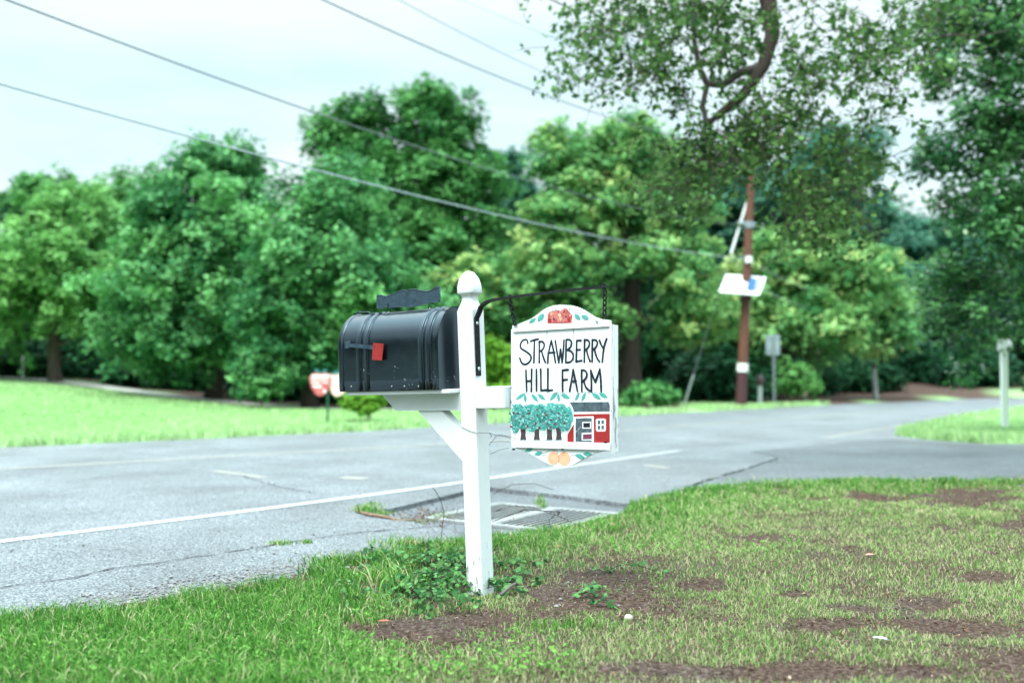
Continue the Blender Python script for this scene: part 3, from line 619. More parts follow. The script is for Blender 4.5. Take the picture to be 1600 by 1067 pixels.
# painted leaves under the lettering
A = Art(YS)
for u0, v0, u1, v1, w in ((230, 112, 120, 190, 40), (232, 120, 238, 222, 34), (310, 118, 388, 208, 44), (385, 118, 475, 188, 42), (618, 100, 528, 195, 44), (628, 108, 638, 215, 30), (660, 118, 770, 170, 50),
                          (880, 105, 832, 198, 34), (955, 100, 908, 205, 36), (1030, 105, 1140, 180, 48), (1115, 103, 1220, 160, 46)):
    (a0, b0), (a1, b1) = z4([(u0, v0), (u1, v1)]); A.leaf(a0, b0, a1, b1, w / 7.622 * 1.0)
for s_ in ([(205, 125), (240, 105), (270, 115), (285, 135)], [(525, 130), (540, 112), (580, 110), (630, 85)], [(620, 98), (660, 100), (740, 110), (770, 140)], [(850, 112), (900, 98), (980, 100), (1010, 125)], [(990, 100), (1060, 95), (1100, 92), (1110, 80)]):
    A.stroke(z4(s_), .0012, M['letter'])
A.build('garland_painting', sign)
# orchard
A = Art(YS); R = np.random.default_rng(3)
for bx in (208, 370, 522, 632): A.poly(z4([(bx - 34, 500), (bx + 30, 500), (bx + 30, 610), (bx + 40, 668), (bx - 34, 668), (bx - 24, 600)]), M['bark_p'])
lob = [(155, 330, 78, 95), (133, 440, 62, 110), (215, 430, 85, 110), (300, 330, 90, 90), (320, 470, 75, 95), (420, 330, 80, 100), (440, 460, 65, 100), (545, 300, 75, 80), (560, 430, 80, 110), (650, 320, 90, 90), (700, 430, 90, 130), (745, 380, 60, 110), (120, 520, 42, 60)]
for cx_, cy_, rx, ry in lob:
    (px_, py_), = z4([(cx_, cy_)]); A.disc(px_, py_, rx / 7.622, M['teal'], ry / 7.622, .10, R, 22)
def inlob(u, v): return any(((u - c0) / r0) ** 2 + ((v - c1) / r1) ** 2 < .95 for c0, c1, r0, r1 in lob)
cnt = 0
while cnt < 520:
    u, v = R.uniform(72, 800), R.uniform(225, 590)
    if not inlob(u, v): continue
    (px_, py_), = z4([(u, v)]); m_ = M['teal_l'] if R.random() < .45 + .25 * math.sin(u / 40) * math.cos(v / 45) else (M['teal_d'] if R.random() < .38 else M['teal'])
    A.disc(px_, py_, R.uniform(.7, 1.9), m_, R.uniform(.6, 1.6), .35, R, 7); cnt += 1
for u, v in [(148, 340), (198, 348), (266, 378), (142, 430), (222, 412), (330, 345), (418, 300), (370, 405), (432, 372), (462, 448), (402, 465), (310, 500), (452, 518), (538, 365), (602, 330), (588, 425), (676, 345), (738, 368), (684, 402), (640, 472), (750, 465), (712, 512), (590, 512), (548, 470), (520, 340), (262, 470), (118, 505)]:
    (px_, py_), = z4([(u, v)]); A.disc(px_, py_, R.uniform(1.0, 2.1), M['dot'], R.uniform(1.0, 2.1), .3, R, 8)
for k in range(70):
    u = R.uniform(130, 740); (p_, q_), = z4([(u, 672)]); A.stroke([(p_, q_), (p_ + R.uniform(-1.2, 1.2), q_ - R.uniform(1, 2.8))], .0013, M['teal_d'] if k % 3 else M['teal'])
A.build('orchard_painting', sign)
# barn
A = Art(YS)
P = lambda pts, m: A.poly(z4(pts), m)
P([(735, 690), (738, 600), (775, 540), (815, 470), (815, 355), (1248, 348), (1244, 700)], M['barn'])
P([(762, 216), (1228, 212), (1266, 326), (818, 330), (795, 270)], M['slate'])
P([(808, 342), (1255, 336), (1255, 352), (808, 358)], M['artwhite'])
P([(812, 388), (1050, 382), (1052, 702), (815, 695)], M['artwhite']); P([(834, 408), (1027, 402), (1029, 692), (832, 688)], M['slate'])
P([(914, 450), (1018, 448), (1018, 528), (914, 528)], M['artwhite']); P([(926, 462), (1007, 460), (1007, 517), (926, 517)], M['letter'])
P([(908, 580), (1028, 576), (1028, 592), (922, 596), (920, 660), (1028, 656), (1028, 668), (908, 668)], M['artwhite']); P([(928, 600), (1028, 596), (1028, 652), (928, 654)], M['plum'])
P([(1076, 425), (1090, 412), (1180, 410), (1197, 425), (1195, 548), (1182, 562), (1092, 564), (1078, 548)], M['artwhite'])
for u, v in ((1098, 432), (1142, 430), (1098, 494), (1142, 492)): P([(u, v), (u + 31, v), (u + 31, v + 46), (u, v + 46)], M['slate'])
A.stroke(z4([(905, 398), (925, 408), (940, 396), (955, 406), (970, 396)]), .002, M['apple'])
A.stroke(z4([(832, 570), (860, 550), (895, 510)]), .0011, M['artwhite'])
A.build('barn_painting', sign)
# apples on the crown, peaches on the apron
A = Art(YC)
for u, v, r in ((548, 290, 40), (575, 330, 44), (478, 322, 52), (438, 325, 50)):
    (p_, q_), = z5([(u, v)]); pts = [(p_ + r / 5.93 * math.cos(k * .314), min(q_ + r / 5.93 * 1.08 * math.sin(k * .314), 440 + 388 / 5.928)) for k in range(20)]; A.poly(pts, M['apple'])
A.poly(z5([(388, 340), (388, 388), (612, 384), (615, 330)]), M['apple'])
for u, v, rr_, m_ in ((425, 300, 16, 'peach'), (500, 310, 20, 'peach'), (508, 345, 16, 'peach'), (545, 275, 14, 'plum'), (585, 350, 20, 'barn'), (410, 360, 22, 'barn'), (450, 350, 18, 'plum'), (600, 310, 12, 'peach'), (560, 330, 14, 'plum')):
    (p_, q_), = z5([(u, v)]); A.disc(p_, q_, rr_ / 8.5, M[m_], rr_ / 6.5, .4, np.random.default_rng(u), 9)
for s_ in ([(440, 275), (455, 285), (470, 245)], [(590, 270), (600, 235), (592, 300)], [(430, 255), (440, 272), (470, 262), (510, 270)], [(520, 385), (535, 340), (530, 300)], [(300, 315), (310, 290), (385, 285)], [(610, 245), (640, 285), (700, 300), (710, 345)], [(660, 280), (720, 265), (780, 350)], [(470, 378), (520, 382), (560, 375)]): A.stroke(z5(s_), .0011, M['letter'])
for u0, v0, u1, v1, w in ((282, 342, 218, 385, 30), (355, 300, 300, 370, 44), (645, 302, 692, 352, 40), (710, 312, 770, 350, 40)):
    (a0, b0), (a1, b1) = z5([(u0, v0), (u1, v1)]); A.leaf(a0, b0, a1, b1, w / 5.928)
A.build('apple_painting', sign)
A = Art(YS)
for u, v, r in ((697, 888, 72), (570, 880, 68)):
    (p_, q_), = z4([(u, v)]); A.disc(p_, q_, r / 7.622, M['peach'], r * 1.14 / 7.622, n=24)
for u0, v0, u1, v1, w in ((322, 768, 230, 800, 44), (438, 812, 345, 842, 46), (832, 840, 950, 880, 52), (925, 825, 1030, 832, 46)):
    (a0, b0), (a1, b1) = z4([(u0, v0), (u1, v1)]); A.leaf(a0, b0, a1, b1, w / 7.622)
for s_ in ([(320, 775), (360, 782), (390, 800)], [(440, 820), (480, 812), (520, 790), (600, 790), (625, 825)], [(770, 870), (790, 845), (835, 850)], [(632, 930), (640, 890), (630, 850)], [(440, 865), (460, 840), (480, 845)]): A.stroke(z4(s_), .0012, M['letter'])
A.build('peach_painting', sign)
for px_, py_ in ((878, 701.5), (801.5, 702), (945, 691)):
    u, v = S(px_, py_, YS - .013); b = MB(); b.tube([(u, YS - .014, v), (u, YS, v)], .004, M['iron'], 8); b.build('nail', sign)
for py_ in (606, 628, 655): u, v = S(798.4, py_, YS); b = MB(); b.box((u - .0012, YS - .0005, v - .008), (u + .003, YS + .006, v + .008), M['iron']); b.build('paint_chip', sign)
u, v = S(933, 503, YC); b = MB(); b.tube([(u, YC - .005, v), (u, YC, v)], .007, M['steel'], 10); b.build('screw', sign)
def chain(p0, p1, name='chain'):
    p0, p1 = Vector(p0), Vector(p1); L = (p1 - p0).length; n = max(3, round(L / .021)); d = (p1 - p0) / n; t = d.normalized(); b = MB()
    a_ = t.cross(Vector((.2, 1, .1))).normalized(); c_ = t.cross(a_)
    for i in range(n):
        cn = p0 + d * (i + .5); w = a_ if i % 2 else c_; hl, hw = d.length * .62, .0088; pts = []
        for k in range(13):
            q_ = 2 * math.pi * k / 12; pts.append(cn + t * hl * math.sin(q_) * (1.0) + w * hw * (math.copysign(abs(math.cos(q_)) ** .7, math.cos(q_))))
        b.tube(pts, .0036, M['iron'], 6, caps=False)
    b.build(name, sign)
inv = (SM @ Matrix.Translation(Vector(so))).inverted()
def hookpt(px_, py_):
    x_, z_ = lp(px_, py_, -.018); return inv @ (UM @ Vector((x_, -.018, z_ - .012)))
e0 = S(806.5, 508, YC); e1 = S(943, 500.5, YC)
chain(hookpt(797, 466), (e0[0], YC - .008, e0[1]))
chain(hookpt(945, 449), (e1[0], YC + .008, e1[1]))
# fence wire wound round the post
wr = MB()
def W3(px, py, y): x_, z_ = lp(px, py, y); return UM @ Vector((x_, y, z_))
wr.tube([W3(721, 667, -PW - .003), W3(733, 673, -PW - .004), W3(745, 676, -PW - .004)], .0012, M['twig'], 6)
wr.tube([W3(745, 676, -PW - .004), W3(757, 676.5, -.02), W3(766, 676.5, -.02), W3(774, 680, -.03), W3(790, 681, -.04), W3(806, 684.5, -.045)], .0012, M['twig'], 6)
wr.tube([W3(764, 676, -.02), W3(768, 680, -.03), W3(767, 683, -.03)], .0016, M['twig'], 6)
wr.tube([W3(764, 695, -.02), W3(772, 686, -.03), W3(776, 680, -.03), W3(783, 679, -.035), W3(795, 684, -.04), W3(797, 686, -.04)], .0010, M['twig'], 6)
wr.tube([W3(765, 690.5, 0), W3(780, 689.5, 0), W3(797, 690, 0)], .0009, M['twig'], 6); wr.tube([W3(766, 709.5, 0), W3(780, 703, 0), W3(795, 699.5, 0)], .0009, M['twig'], 6)
tag(wr.build('tie_wire'), 'thin dark tie wire running from the post to the lower left of the farm sign', 'wire')

# ------------------------------------------------------------------ drain
R0 = np.array(G(969, 798)[:2]); e1v = unit(np.array([-.84, .54])); e2v = np.array([e1v[1] * -1, e1v[0]]); e2v = -e2v if e2v[1] > 0 else e2v
dm = Matrix(((e1v[0], e2v[0], 0, R0[0]), (e1v[1], e2v[1], 0, R0[1]), (0, 0, 1, -.036), (0, 0, 0, 1)))
drain = empty('storm_drain', mtx=dm); tag(drain, 'pale iron storm drain grate sunk in the asphalt behind the white post', 'drain')
L1, L2, zt2 = 1.12, 1.02, .026
b = MB(); b.box((0, 0, 0), (.06, L2, zt2), M['grate'], .003); b.box((L1 - .06, 0, 0), (L1, L2, zt2), M['grate'], .003)
b.box((.062, 0, 0), (L1 - .062, .055, zt2 - .002), M['grate'], .003); b.box((.062, L2 - .055, 0), (L1 - .062, L2, zt2 - .002), M['grate'], .003); b.box((L1 / 2 - .045, .057, 0), (L1 / 2 + .045, L2 - .057, zt2), M['grate'], .003); b.build('grate_frame', drain)
for k0, k1 in ((.062, L1 / 2 - .047), (L1 / 2 + .047, L1 - .062)):
    nb = 8
    for j in range(nb):
        x_ = k0 + (k1 - k0) * (j + .5) / nb; b = MB(); b.box((x_ - .009, .058, .004), (x_ + .009, L2 - .058, zt2 - .004), M['crack']); b.box((x_ - .009, .058, zt2 - .0038), (x_ + .009, L2 - .058, zt2 - .0025), M['grate']); b.build('grate_bar', drain)  # bars near-black below the top plate: shade of the gaps painted in
b = MB(); b.box((.06, .055, .0005), (L1 - .06, L2 - .055, .003), M['crack']); b.build('pit_shade', drain)  # thin dark sheet: the unlit depth under the grate, put in as colour

# ------------------------------------------------------------------ grass and small stuff near the post
GL = leaf_mat('grass_blades', (.022, .13, .014), (.22, .46, .10), .35, third=(.60, .56, .34), rough=.55)
patches = [(900, 938, 95, 34), (1010, 930, 110, 38), (665, 925, 75, 28), (1000, 920, 105, 32), (1080, 925, 70, 20), (930, 960, 85, 24), (850, 975, 110, 14), (650, 985, 85, 27), (720, 975, 60, 20), (475, 914, 40, 7), (560, 905, 40, 10), (1160, 846, 70, 8), (1322, 861, 24, 8), (1440, 950, 45, 15), (1345, 956, 38, 10), (1510, 995, 105, 18),
           (1300, 989, 85, 12), (1530, 910, 60, 8), (1530, 778, 95, 15), (1370, 781, 90, 8), (1180, 1060, 150, 10), (1590, 1045, 45, 18), (560, 985, 30, 12), (1240, 935, 30, 6), (840, 930, 70, 16), (1620, 830, 60, 20), (1450, 1062, 60, 8)]
def dirtness(x, y):
    zz = np.zeros_like(x); px_, py_ = proj(np.stack([x, y, zz], -1))
    w = np.zeros_like(x); wob = (fbm(x, y, .28, 11) - .5) * 2.6
    for cx_, cy_, rx, ry in patches:
        d = np.sqrt(((px_ - cx_) / rx) ** 2 + ((py_ - cy_) / ry) ** 2) + wob; w = np.maximum(w, (1 - sst((d - .45) / .85)) ** .8)
    gen = sst((fbm(x, y, .30, 21) - .555 - .12 * (px_ < 650)) / .18) * .5 * (px_ > 350); return np.maximum(w, gen)
def grass_field(n, ylo, yhi, xl, xr, hgt, wid, seed):
    R = np.random.default_rng(seed); y = np.sqrt(R.uniform(ylo ** 2, yhi ** 2, n)); x = R.uniform(-1, 1, n); x = xl(y) + (xr(y) - xl(y)) * (x + 1) / 2
    s1 = sdist(x, y, ROAD); s2 = sdist(x, y, RECESS); s = np.minimum(s1, s2)
    gr = (np.stack([x, y], -1) - R0) @ np.stack([e1v, e2v], 1); ing = (gr[:, 0] > -.02) & (gr[:, 0] < L1) & (gr[:, 1] > -.02) & (gr[:, 1] < L2)
    edge = (fbm(x, y, .25, 31) - .45) * .22
    px_, py_ = proj(np.stack([x, y, 0 * x], -1)); fr_ = np.interp(px_, [548, 558, 600, 700, 722, 790, 860, 930, 985, 1000], [0, 800, 812, 836, 842, 838, 826, 812, 794, 0])
    keep = (s > -.05 + edge) & ~ing & (py_ > fr_)
    # a bare gravelly margin on the left along the asphalt
    px_, py_ = proj(np.stack([x, y, 0 * x], -1)); keep &= ~((px_ < 520) & (s1 < (.05 + .17 * sst((px_ - 60) / 120) * sst((520 - px_) / 120)) + edge * 1.3))
    x, y, s, px_, py_ = [q_[keep] for q_ in (x, y, s, px_, py_)]; d = dirtness(x, y)
    keep = R.random(len(x)) > d * .95; x, y, s, px_, py_, d = [q_[keep] for q_ in (x, y, s, px_, py_, d)]
    k = len(x); z = terr(x, y)
    lush = np.clip(sst((760 - px_) / 300) + .85 * sst(1 - (s - .1) / 1.1) + .5 * (fbm(x, y, .6, 41) - .5), 0, 1) * (1 - d)
    h = hgt * (.45 + .75 * R.random(k)) * (.55 + .95 * lush) * (1 - .5 * d); w = wid * (.7 + .6 * R.random(k)) * (.75 + .5 * lush)
    a_ = R.uniform(0, 2 * math.pi, k); lean = h * R.uniform(.15, 1.1, k); dx, dy = np.cos(a_), np.sin(a_); b_ = R.uniform(0, 2 * math.pi, k); bx, by = np.cos(b_) * w / 2, np.sin(b_) * w / 2
    base = np.stack([x, y, z - .004], -1); mid = base + np.stack([dx * lean * .35, dy * lean * .35, h * .62], -1); tip = base + np.stack([dx * lean, dy * lean, h * (1 - .25 * (lean / h))], -1); bb = np.stack([bx, by, 0 * bx], -1)
    q1 = np.stack([base - bb, base + bb, mid + bb * .75, mid - bb * .75], 1); q2 = np.stack([mid - bb * .75, mid + bb * .75, tip + bb * .12, tip - bb * .12], 1)
    v = np.concatenate([q1, q2], 1).reshape(-1, 3)
    straw = (R.random(k) < .08 + .32 * (1 - lush) * (.5 + fbm(x, y, .7, 81))) ; tint = np.clip(.04 + .62 * R.random(k) * (.55 + .9 * fbm(x, y, .18, 71)) + .30 * (1 - lush) * (.4 + .6 * fbm(x, y, .5, 51)) , 0, .82); tint = np.where(straw, .9 + .1 * R.random(k), tint)
    return v, np.repeat(tint, 2)
fl = lambda y: -y * .57 - .5; fr = lambda y: y * .57 + .6
parts = [grass_field(90000, 3.1, 4.9, fl, fr, .052, .0034, 1), grass_field(90000, 4.9, 7.2, fl, fr, .055, .0044, 2), grass_field(95000, 7.2, 10.3, lambda y: -1.6 + 0 * y, fr, .06, .0065, 3)]
gr_ = quads_obj('grass', np.concatenate([p[0] for p in parts]), 4, np.concatenate([p[1] for p in parts]), GL); tag(gr_, kind='stuff', label='short patchy grass growing round the white post')
# far lawn blades
def lawn_blades(n, seed):
    R = np.random.default_rng(seed); y = R.uniform(12.5, 31, n); x = R.uniform(-1, 1, n) * (y * .56 + 1); s = sdist(x, y, ROAD)
    k = (s > -.06 + .16 * (fbm(x, y, .5, 3) - .5)) & (((x < 4.5) & (y < lawn_back(x) - .5)) | ((x > 5) & (s < 5)));
    pp = np.array([(-24, 36), (-18.2, 34.9), (-15.2, 33.6), (-11.4, 31.3), (-7.4, 28.6), (-4.5, 26.5), (-1.5, 25.6), (3, 25.2)])
    dm_ = np.full(n, 9.); 
    for (ax_, ay_), (bx_, by_) in zip(pp[:-1], pp[1:]):
        t = np.clip(((x - ax_) * (bx_ - ax_) + (y - ay_) * (by_ - ay_)) / ((bx_ - ax_) ** 2 + (by_ - ay_) ** 2), 0, 1); dm_ = np.minimum(dm_, np.hypot(x - ax_ - t * (bx_ - ax_), y - ay_ - t * (by_ - ay_)))
    k &= dm_ > .75; x, y, s = x[k], y[k], s[k]; n = len(x); z = terr(x, y); h = (.05 + .05 * R.random(n)) * (1 + .8 * sst(1 - s / .5)); w = .02 + .015 * R.random(n)
    a_ = R.uniform(0, 2 * math.pi, n); c_ = np.stack([x, y, z], -1); bb = np.stack([np.cos(a_) * w, np.sin(a_) * w, 0 * w], -1); tp = c_ + np.stack([R.normal(size=n) * .03, R.normal(size=n) * .03, h], -1)
    return np.stack([c_ - bb, c_ + bb, tp + bb * .3, tp - bb * .3], 1).reshape(-1, 3), np.clip(.35 + .4 * R.random(n) + .25 * (fbm(x, y, 2.5, 61) - .5), 0, .86)
v, t_ = lawn_blades(90000, 9); LG = leaf_mat('lawn_blades', (.24, .44, .16), (.46, .66, .34), .3, third=(.60, .66, .42), rough=.6)
tag(quads_obj('lawn_grass', v, 4, t_, LG), kind='stuff', label='mown bright green lawn grass beyond the road')
def tufts():
    R = np.random.default_rng(19); V, T = [], []
    for px_, py_, z0_, n, rx, ry, h in ((575, 797, .0, 260, 26, 5, .05), (600, 803, .0, 120, 18, 4, .03), (585, 788, 0, 60, 14, 2, .03), (650, 808, -.036, 60, 22, 5, .03), (690, 803, -.036, 120, 16, 5, .05), (440, 850, 0, 90, 22, 2.5, .035), (478, 848, 0, 60, 10, 2, .03), (845, 784, -.02, 40, 9, 3, .09), (848, 790, -.01, 40, 8, 2, .05), (1300, 752, 0, 500, 180, 3, .05), (640, 852, .0, 200, 60, 6, .07), (520, 885, 0, 160, 40, 6, .09), (620, 930, .02, 140, 40, 12, .14), (1000, 905, .02, 60, 60, 14, .05), (900, 990, .02, 120, 90, 6, .06)):
        for _ in range(n):
            p = G(R.normal(px_, rx * .5), R.normal(py_, ry * .5)); p[2] = z0_; a_ = R.uniform(0, 6.28); hh_ = h * R.uniform(.4, 1.1); le = hh_ * R.uniform(.2, .9); w = R.uniform(.0018, .0032) * (1 + h * 4); q_ = R.uniform(0, 6.28); bb = np.array([math.cos(q_) * w, math.sin(q_) * w, 0]); d = np.array([math.cos(a_), math.sin(a_), 0])
            m_ = p + d * le * .35 + [0, 0, hh_ * .62]; t_ = p + d * le + [0, 0, hh_ * .9]; V += [p - bb, p + bb, m_ + bb * .8, m_ - bb * .8, m_ - bb * .8, m_ + bb * .8, t_ + bb * .1, t_ - bb * .1]; q2 = R.uniform(.15, .75) if R.random() < .85 else .95; T += [q2, q2]
    tag(quads_obj('grass_tufts', np.array(V), 4, np.array(T), GL), kind='stuff', label='tufts of grass sprouting from cracks and the drain hollow')
tufts()
# vine and weeds round the foot of the post
IV = leaf_mat('vine_leaves', (.022, .10, .03), (.14, .32, .10), .25, rough=.35)
def vine():
    R = np.random.default_rng(5); cs = []; nr = []; Ls = []; st = MB(); strands = []
    seeds = [(665, 925, 75, 28, 44), (705, 905, 50, 20, 26), (590, 935, 50, 18, 8), (735, 968, 50, 8, 4), (815, 915, 40, 12, 7), (900, 950, 80, 8, 3), (640, 890, 80, 10, 14), (900, 900, 60, 10, 3)]
    for cx_, cy_, rx, ry, n in seeds:
        for _ in range(n):
            p = G(R.normal(cx_, rx * .55), R.normal(cy_, ry * .6)); a_ = R.uniform(0, 2 * math.pi); L = R.uniform(.12, .38); hgt = R.uniform(.02, .11) if cx_ < 760 else R.uniform(.01, .05); pts = []
            for k in range(9):
                t = k / 8; a_ += R.normal() * .25; p = p + np.array([math.cos(a_), math.sin(a_), 0]) * L / 8; zz = terr1(p[0], p[1]) if k % 4 == 0 else zz; pts.append((p[0], p[1], zz + .004 + hgt * math.sin(math.pi * min(t * 1.2, 1)) * (.7 + .3 * t)))
            st.tube(pts, .0014, M['twig'], 4, caps=False)
            for q_ in pts[1:]:
                for _j in range(R.integers(1, 4)):
                    cs.append(np.array(q_) + R.normal(size=3) * [.012, .012, .006] + [0, 0, .008]); nn = R.normal(size=3) * .55 + [0, -.25, 1]; nr.append(nn); Ls.append(R.uniform(.018, .040))
    cs, nr, Ls = np.array(cs), unit(np.array(nr)), np.array(Ls); n = len(cs)
    t = R.normal(size=(n, 3)); t -= nr * (t * nr).sum(1, keepdims=True); t = unit(t); b_ = np.cross(nr, t); L = Ls[:, None]; w = L * .33
    hexa = np.stack([cs - t * L / 2, cs - t * L * .25 + b_ * w, cs + t * L * .12 + b_ * w * .95, cs + t * L / 2 - nr * L * .12, cs + t * L * .12 - b_ * w * .95, cs - t * L * .25 - b_ * w], 1).reshape(-1, 3)
    o = quads_obj('creeping_vine', hexa, 6, R.random(n), IV); tag(o, kind='stuff', label='dark green creeping vine and weeds round the foot of the white post'); st.build('vine_stems', o, fixn=False)
vine()
# broad-leaved weeds in the lush grass, at left
def weeds():
    R = np.random.default_rng(15); n = 5200; px_ = np.concatenate([R.uniform(-30, 620, n // 2), R.uniform(-30, 900, n // 4), R.uniform(780, 1250, n - n // 2 - n // 4)]); py_ = np.concatenate([R.uniform(905, 1070, n // 2), R.uniform(1000, 1070, n // 4), R.uniform(790, 880, n - n // 2 - n // 4)])
    P = np.array([G(a_, c_) for a_, c_ in zip(px_, py_)]); s = np.minimum(sdist(P[:, 0], P[:, 1], ROAD), sdist(P[:, 0], P[:, 1], RECESS)); k = (s > .03) & (dirtness(P[:, 0], P[:, 1]) < .4) & ((px_ > 520) | (s > .34)); P = P[k]; n = len(P)
    P[:, 2] = terr(P[:, 0], P[:, 1]) + R.uniform(.012, .045, n); nr = unit(R.normal(size=(n, 3)) * .5 + [0, -.2, 1])
    quads = leaf_verts(P, nr, R.uniform(.012, .030, n), R.uniform(.008, .016, n), R)
    tag(quads_obj('clover', quads, 4, .2 + .6 * R.random(n), GL), kind='stuff', label='small bright clover leaves among the lush grass')
weeds()
# leaf litter and crumbs on the bare soil, gravel along the asphalt
def litter():
    R = np.random.default_rng(25); n = 26000; y = np.sqrt(R.uniform(3.2 ** 2, 9.9 ** 2, n)); x = R.uniform(-.6, .62, n) * y; d = dirtness(x, y); s = np.minimum(sdist(x, y, ROAD), sdist(x, y, RECESS))
    k = ((d > .35) | (R.random(n) < .22)) & (s > .02); x, y = x[k], y[k]; n = len(x); P = np.stack([x, y, terr(x, y) + R.uniform(.001, .008, n)], -1); nr = unit(R.normal(size=(n, 3)) * .6 + [0, 0, 1]); L = R.uniform(.006, .026, n)
    LM = leaf_mat('dead_leaves', (.035, .016, .011), (.17, .085, .05), .1, third=(.45, .36, .27), rough=.8)
    tag(quads_obj('leaf_litter', leaf_verts(P, nr, L, L * R.uniform(.12, .6, n), R), 4, R.random(n) ** 1.3, LM), kind='stuff', label='brown leaf crumbs lying on the bare soil')
litter()
def drain_litter():
    R = np.random.default_rng(27); n = 900; P = np.array([G(R.normal(665, 26), R.normal(802, 7)) if k % 3 else G(R.uniform(560, 960), R.uniform(766, 835)) for k in range(n)]); P[:, 2] = -.03 + R.uniform(0, .03, n); ok = sdist(P[:, 0], P[:, 1], RECESS) < -.02; P = P[ok]; n = len(P); L = R.uniform(.008, .03, n)
    tag(quads_obj('drain_litter', leaf_verts(P, unit(R.normal(size=(n, 3)) * .6 + [0, 0, 1]), L, L * R.uniform(.2, .6, n), R), 4, R.random(n), bpy.data.materials['dead_leaves']), kind='stuff', label='dry leaf crumbs washed into the drain hollow')
drain_litter()
def gravel():
    R = np.random.default_rng(35); b = MB(); ico = [(0, 0, 1), (.9, 0, .2), (.28, .85, .3), (-.72, .53, .2), (-.7, -.5, .3), (.3, -.85, .2), (0, 0, -.6)]; fs = [(0, 1, 2), (0, 2, 3), (0, 3, 4), (0, 4, 5), (0, 5, 1), (6, 2, 1), (6, 3, 2), (6, 4, 3), (6, 5, 4), (6, 1, 5)]
    cand = []
    for _ in range(3400):
        t = R.uniform(0, 1); ex = [(60, 958), (230, 928), (400, 899), (520, 878), (620, 862)]; k = min(int(t * 4), 3); f = t * 4 - k; px_ = ex[k][0] + (ex[k + 1][0] - ex[k][0]) * f; py_ = ex[k][1] + (ex[k + 1][1] - ex[k][1]) * f + R.normal() * 8 + 3; cand.append(G(px_, py_))
    for _ in range(260): cand.append(G(R.uniform(565, 760), R.uniform(790, 835)))
    for _ in range(90): cand.append(G(R.uniform(0, 560), R.uniform(830, 930)))
    for _ in range(50): cand.append(G(R.uniform(850, 1090), R.uniform(890, 960)))
    cand = np.array(cand); sda = sdist(cand[:, 0], cand[:, 1], ROAD)
    for p, sd1 in zip(cand, sda):
        s = R.uniform(.003, .009) * (1.8 if R.random() < .06 else 1); z = .001 if sd1 < -.02 else terr1(p[0], p[1]) ; a_ = R.uniform(0, 6.3); ca, sa = math.cos(a_), math.sin(a_)
        b.add([(p[0] + s * (x_ * ca - y_ * sa), p[1] + s * (x_ * sa + y_ * ca), z + s * .7 * z_ + s * .3) for x_, y_, z_ in ico], fs, M['gravelm'])
    tag(b.build('gravel', fixn=False), kind='stuff', label='loose gravel along the broken asphalt edge')
gravel()
# single small things
def stick(name, pts, r, m, label, cat='stick'):
    b = MB(); b.tube(pts, r, m, 8); return tag(b.build(name), label, cat)
g3 = lambda px, py, z: tuple(G(px, py, z))
stick('fallen_stick', [g3(632, 846, .012), g3(650, 848, .02), g3(668, 851, .018), g3(700, 848, .02), g3(724, 849, .018)], [.012, .014, .016, .012, .008], M['dead'], 'broken brown stick lying at the grass edge left of the white post')
stick('fallen_branch', [g3(556, 798, .008), g3(575, 803, .014), g3(600, 807, .012), g3(625, 813, .0), g3(650, 812, -.01)], [.006, .012, .013, .010, .005], M['dead'], 'thin brown branch lying on the left corner of the drain hollow')
stick('bramble_stem', [g3(862, 858, .02), tuple(G(858, 835) + [0, 0, .1]), tuple(G(850, 870) + [.1, 0, .26]), tuple(G(820, 880) + [0, 0, .30]), tuple(G(795, 870) + [0, 0, .24]), tuple(G(770, 850) + [0, 0, .14])], .0022, M['twig'], 'dark arching bramble stem over the drain bars right of the post', 'stem')
stick('bramble_stem', [g3(940, 848, .02), tuple(at(915, 825, 6.5)), tuple(at(870, 805, 6.6)), tuple(at(830, 792, 6.7)), tuple(at(800, 790, 6.8)), tuple(at(775, 798, 6.9))], .0022, M['twig'], 'dark long bramble stem arching from the grass up across both grate panels', 'stem')
stick('bramble_stem', [tuple(at(688, 850, 6.2)), tuple(at(694, 800, 6.3)), tuple(at(688, 780, 6.3)), tuple(at(680, 766, 6.3)), tuple(at(676, 762, 6.3))], .002, M['twig'], 'dark upright twig standing in front of the drain hollow left of the post', 'stem')
stick('bramble_stem', [tuple(at(708, 850, 6.0)), tuple(at(712, 830, 6.1)), tuple(at(709, 812, 6.1)), tuple(at(716, 795, 6.1))], .0018, M['gravelm'], 'pale dry twig standing close against the left of the post', 'stem')
stick('bramble_stem', [tuple(at(770, 772, 7.3)), tuple(at(800, 757, 7.3)), tuple(at(835, 755, 7.3)), tuple(at(865, 765, 7.3))], .002, M['twig'], 'thin dark stem curving over the asphalt behind the drain grate', 'stem')
stick('pale_root', [g3(776, 933, .01), g3(786, 926, .03), g3(797, 916, .055), g3(806, 911, .05), g3(812, 915, .02)], [.006, .007, .008, .007, .004], M['bark_l'], 'pale bent root poking from the soil beside the foot of the post', 'root')
b = MB(); p = G(982, 972, .02); R = np.random.default_rng(2)
b.rings([[(p[0] + r_ * 1.0 * math.cos(k * .785) + .004 * R.normal() * r_ * 10, p[1] + r_ * .7 * math.sin(k * .785), terr1(p[0], p[1]) + h_) for k in range(8)] for h_, r_ in ((0, .012), (.008, .019), (.018, .017), (.025, .008))], mat('pale_stone', (.50, .45, .38), .8), smooth=True)
tag(b.build('stone'), 'small pale stone on the bare soil right of the post', 'stone')
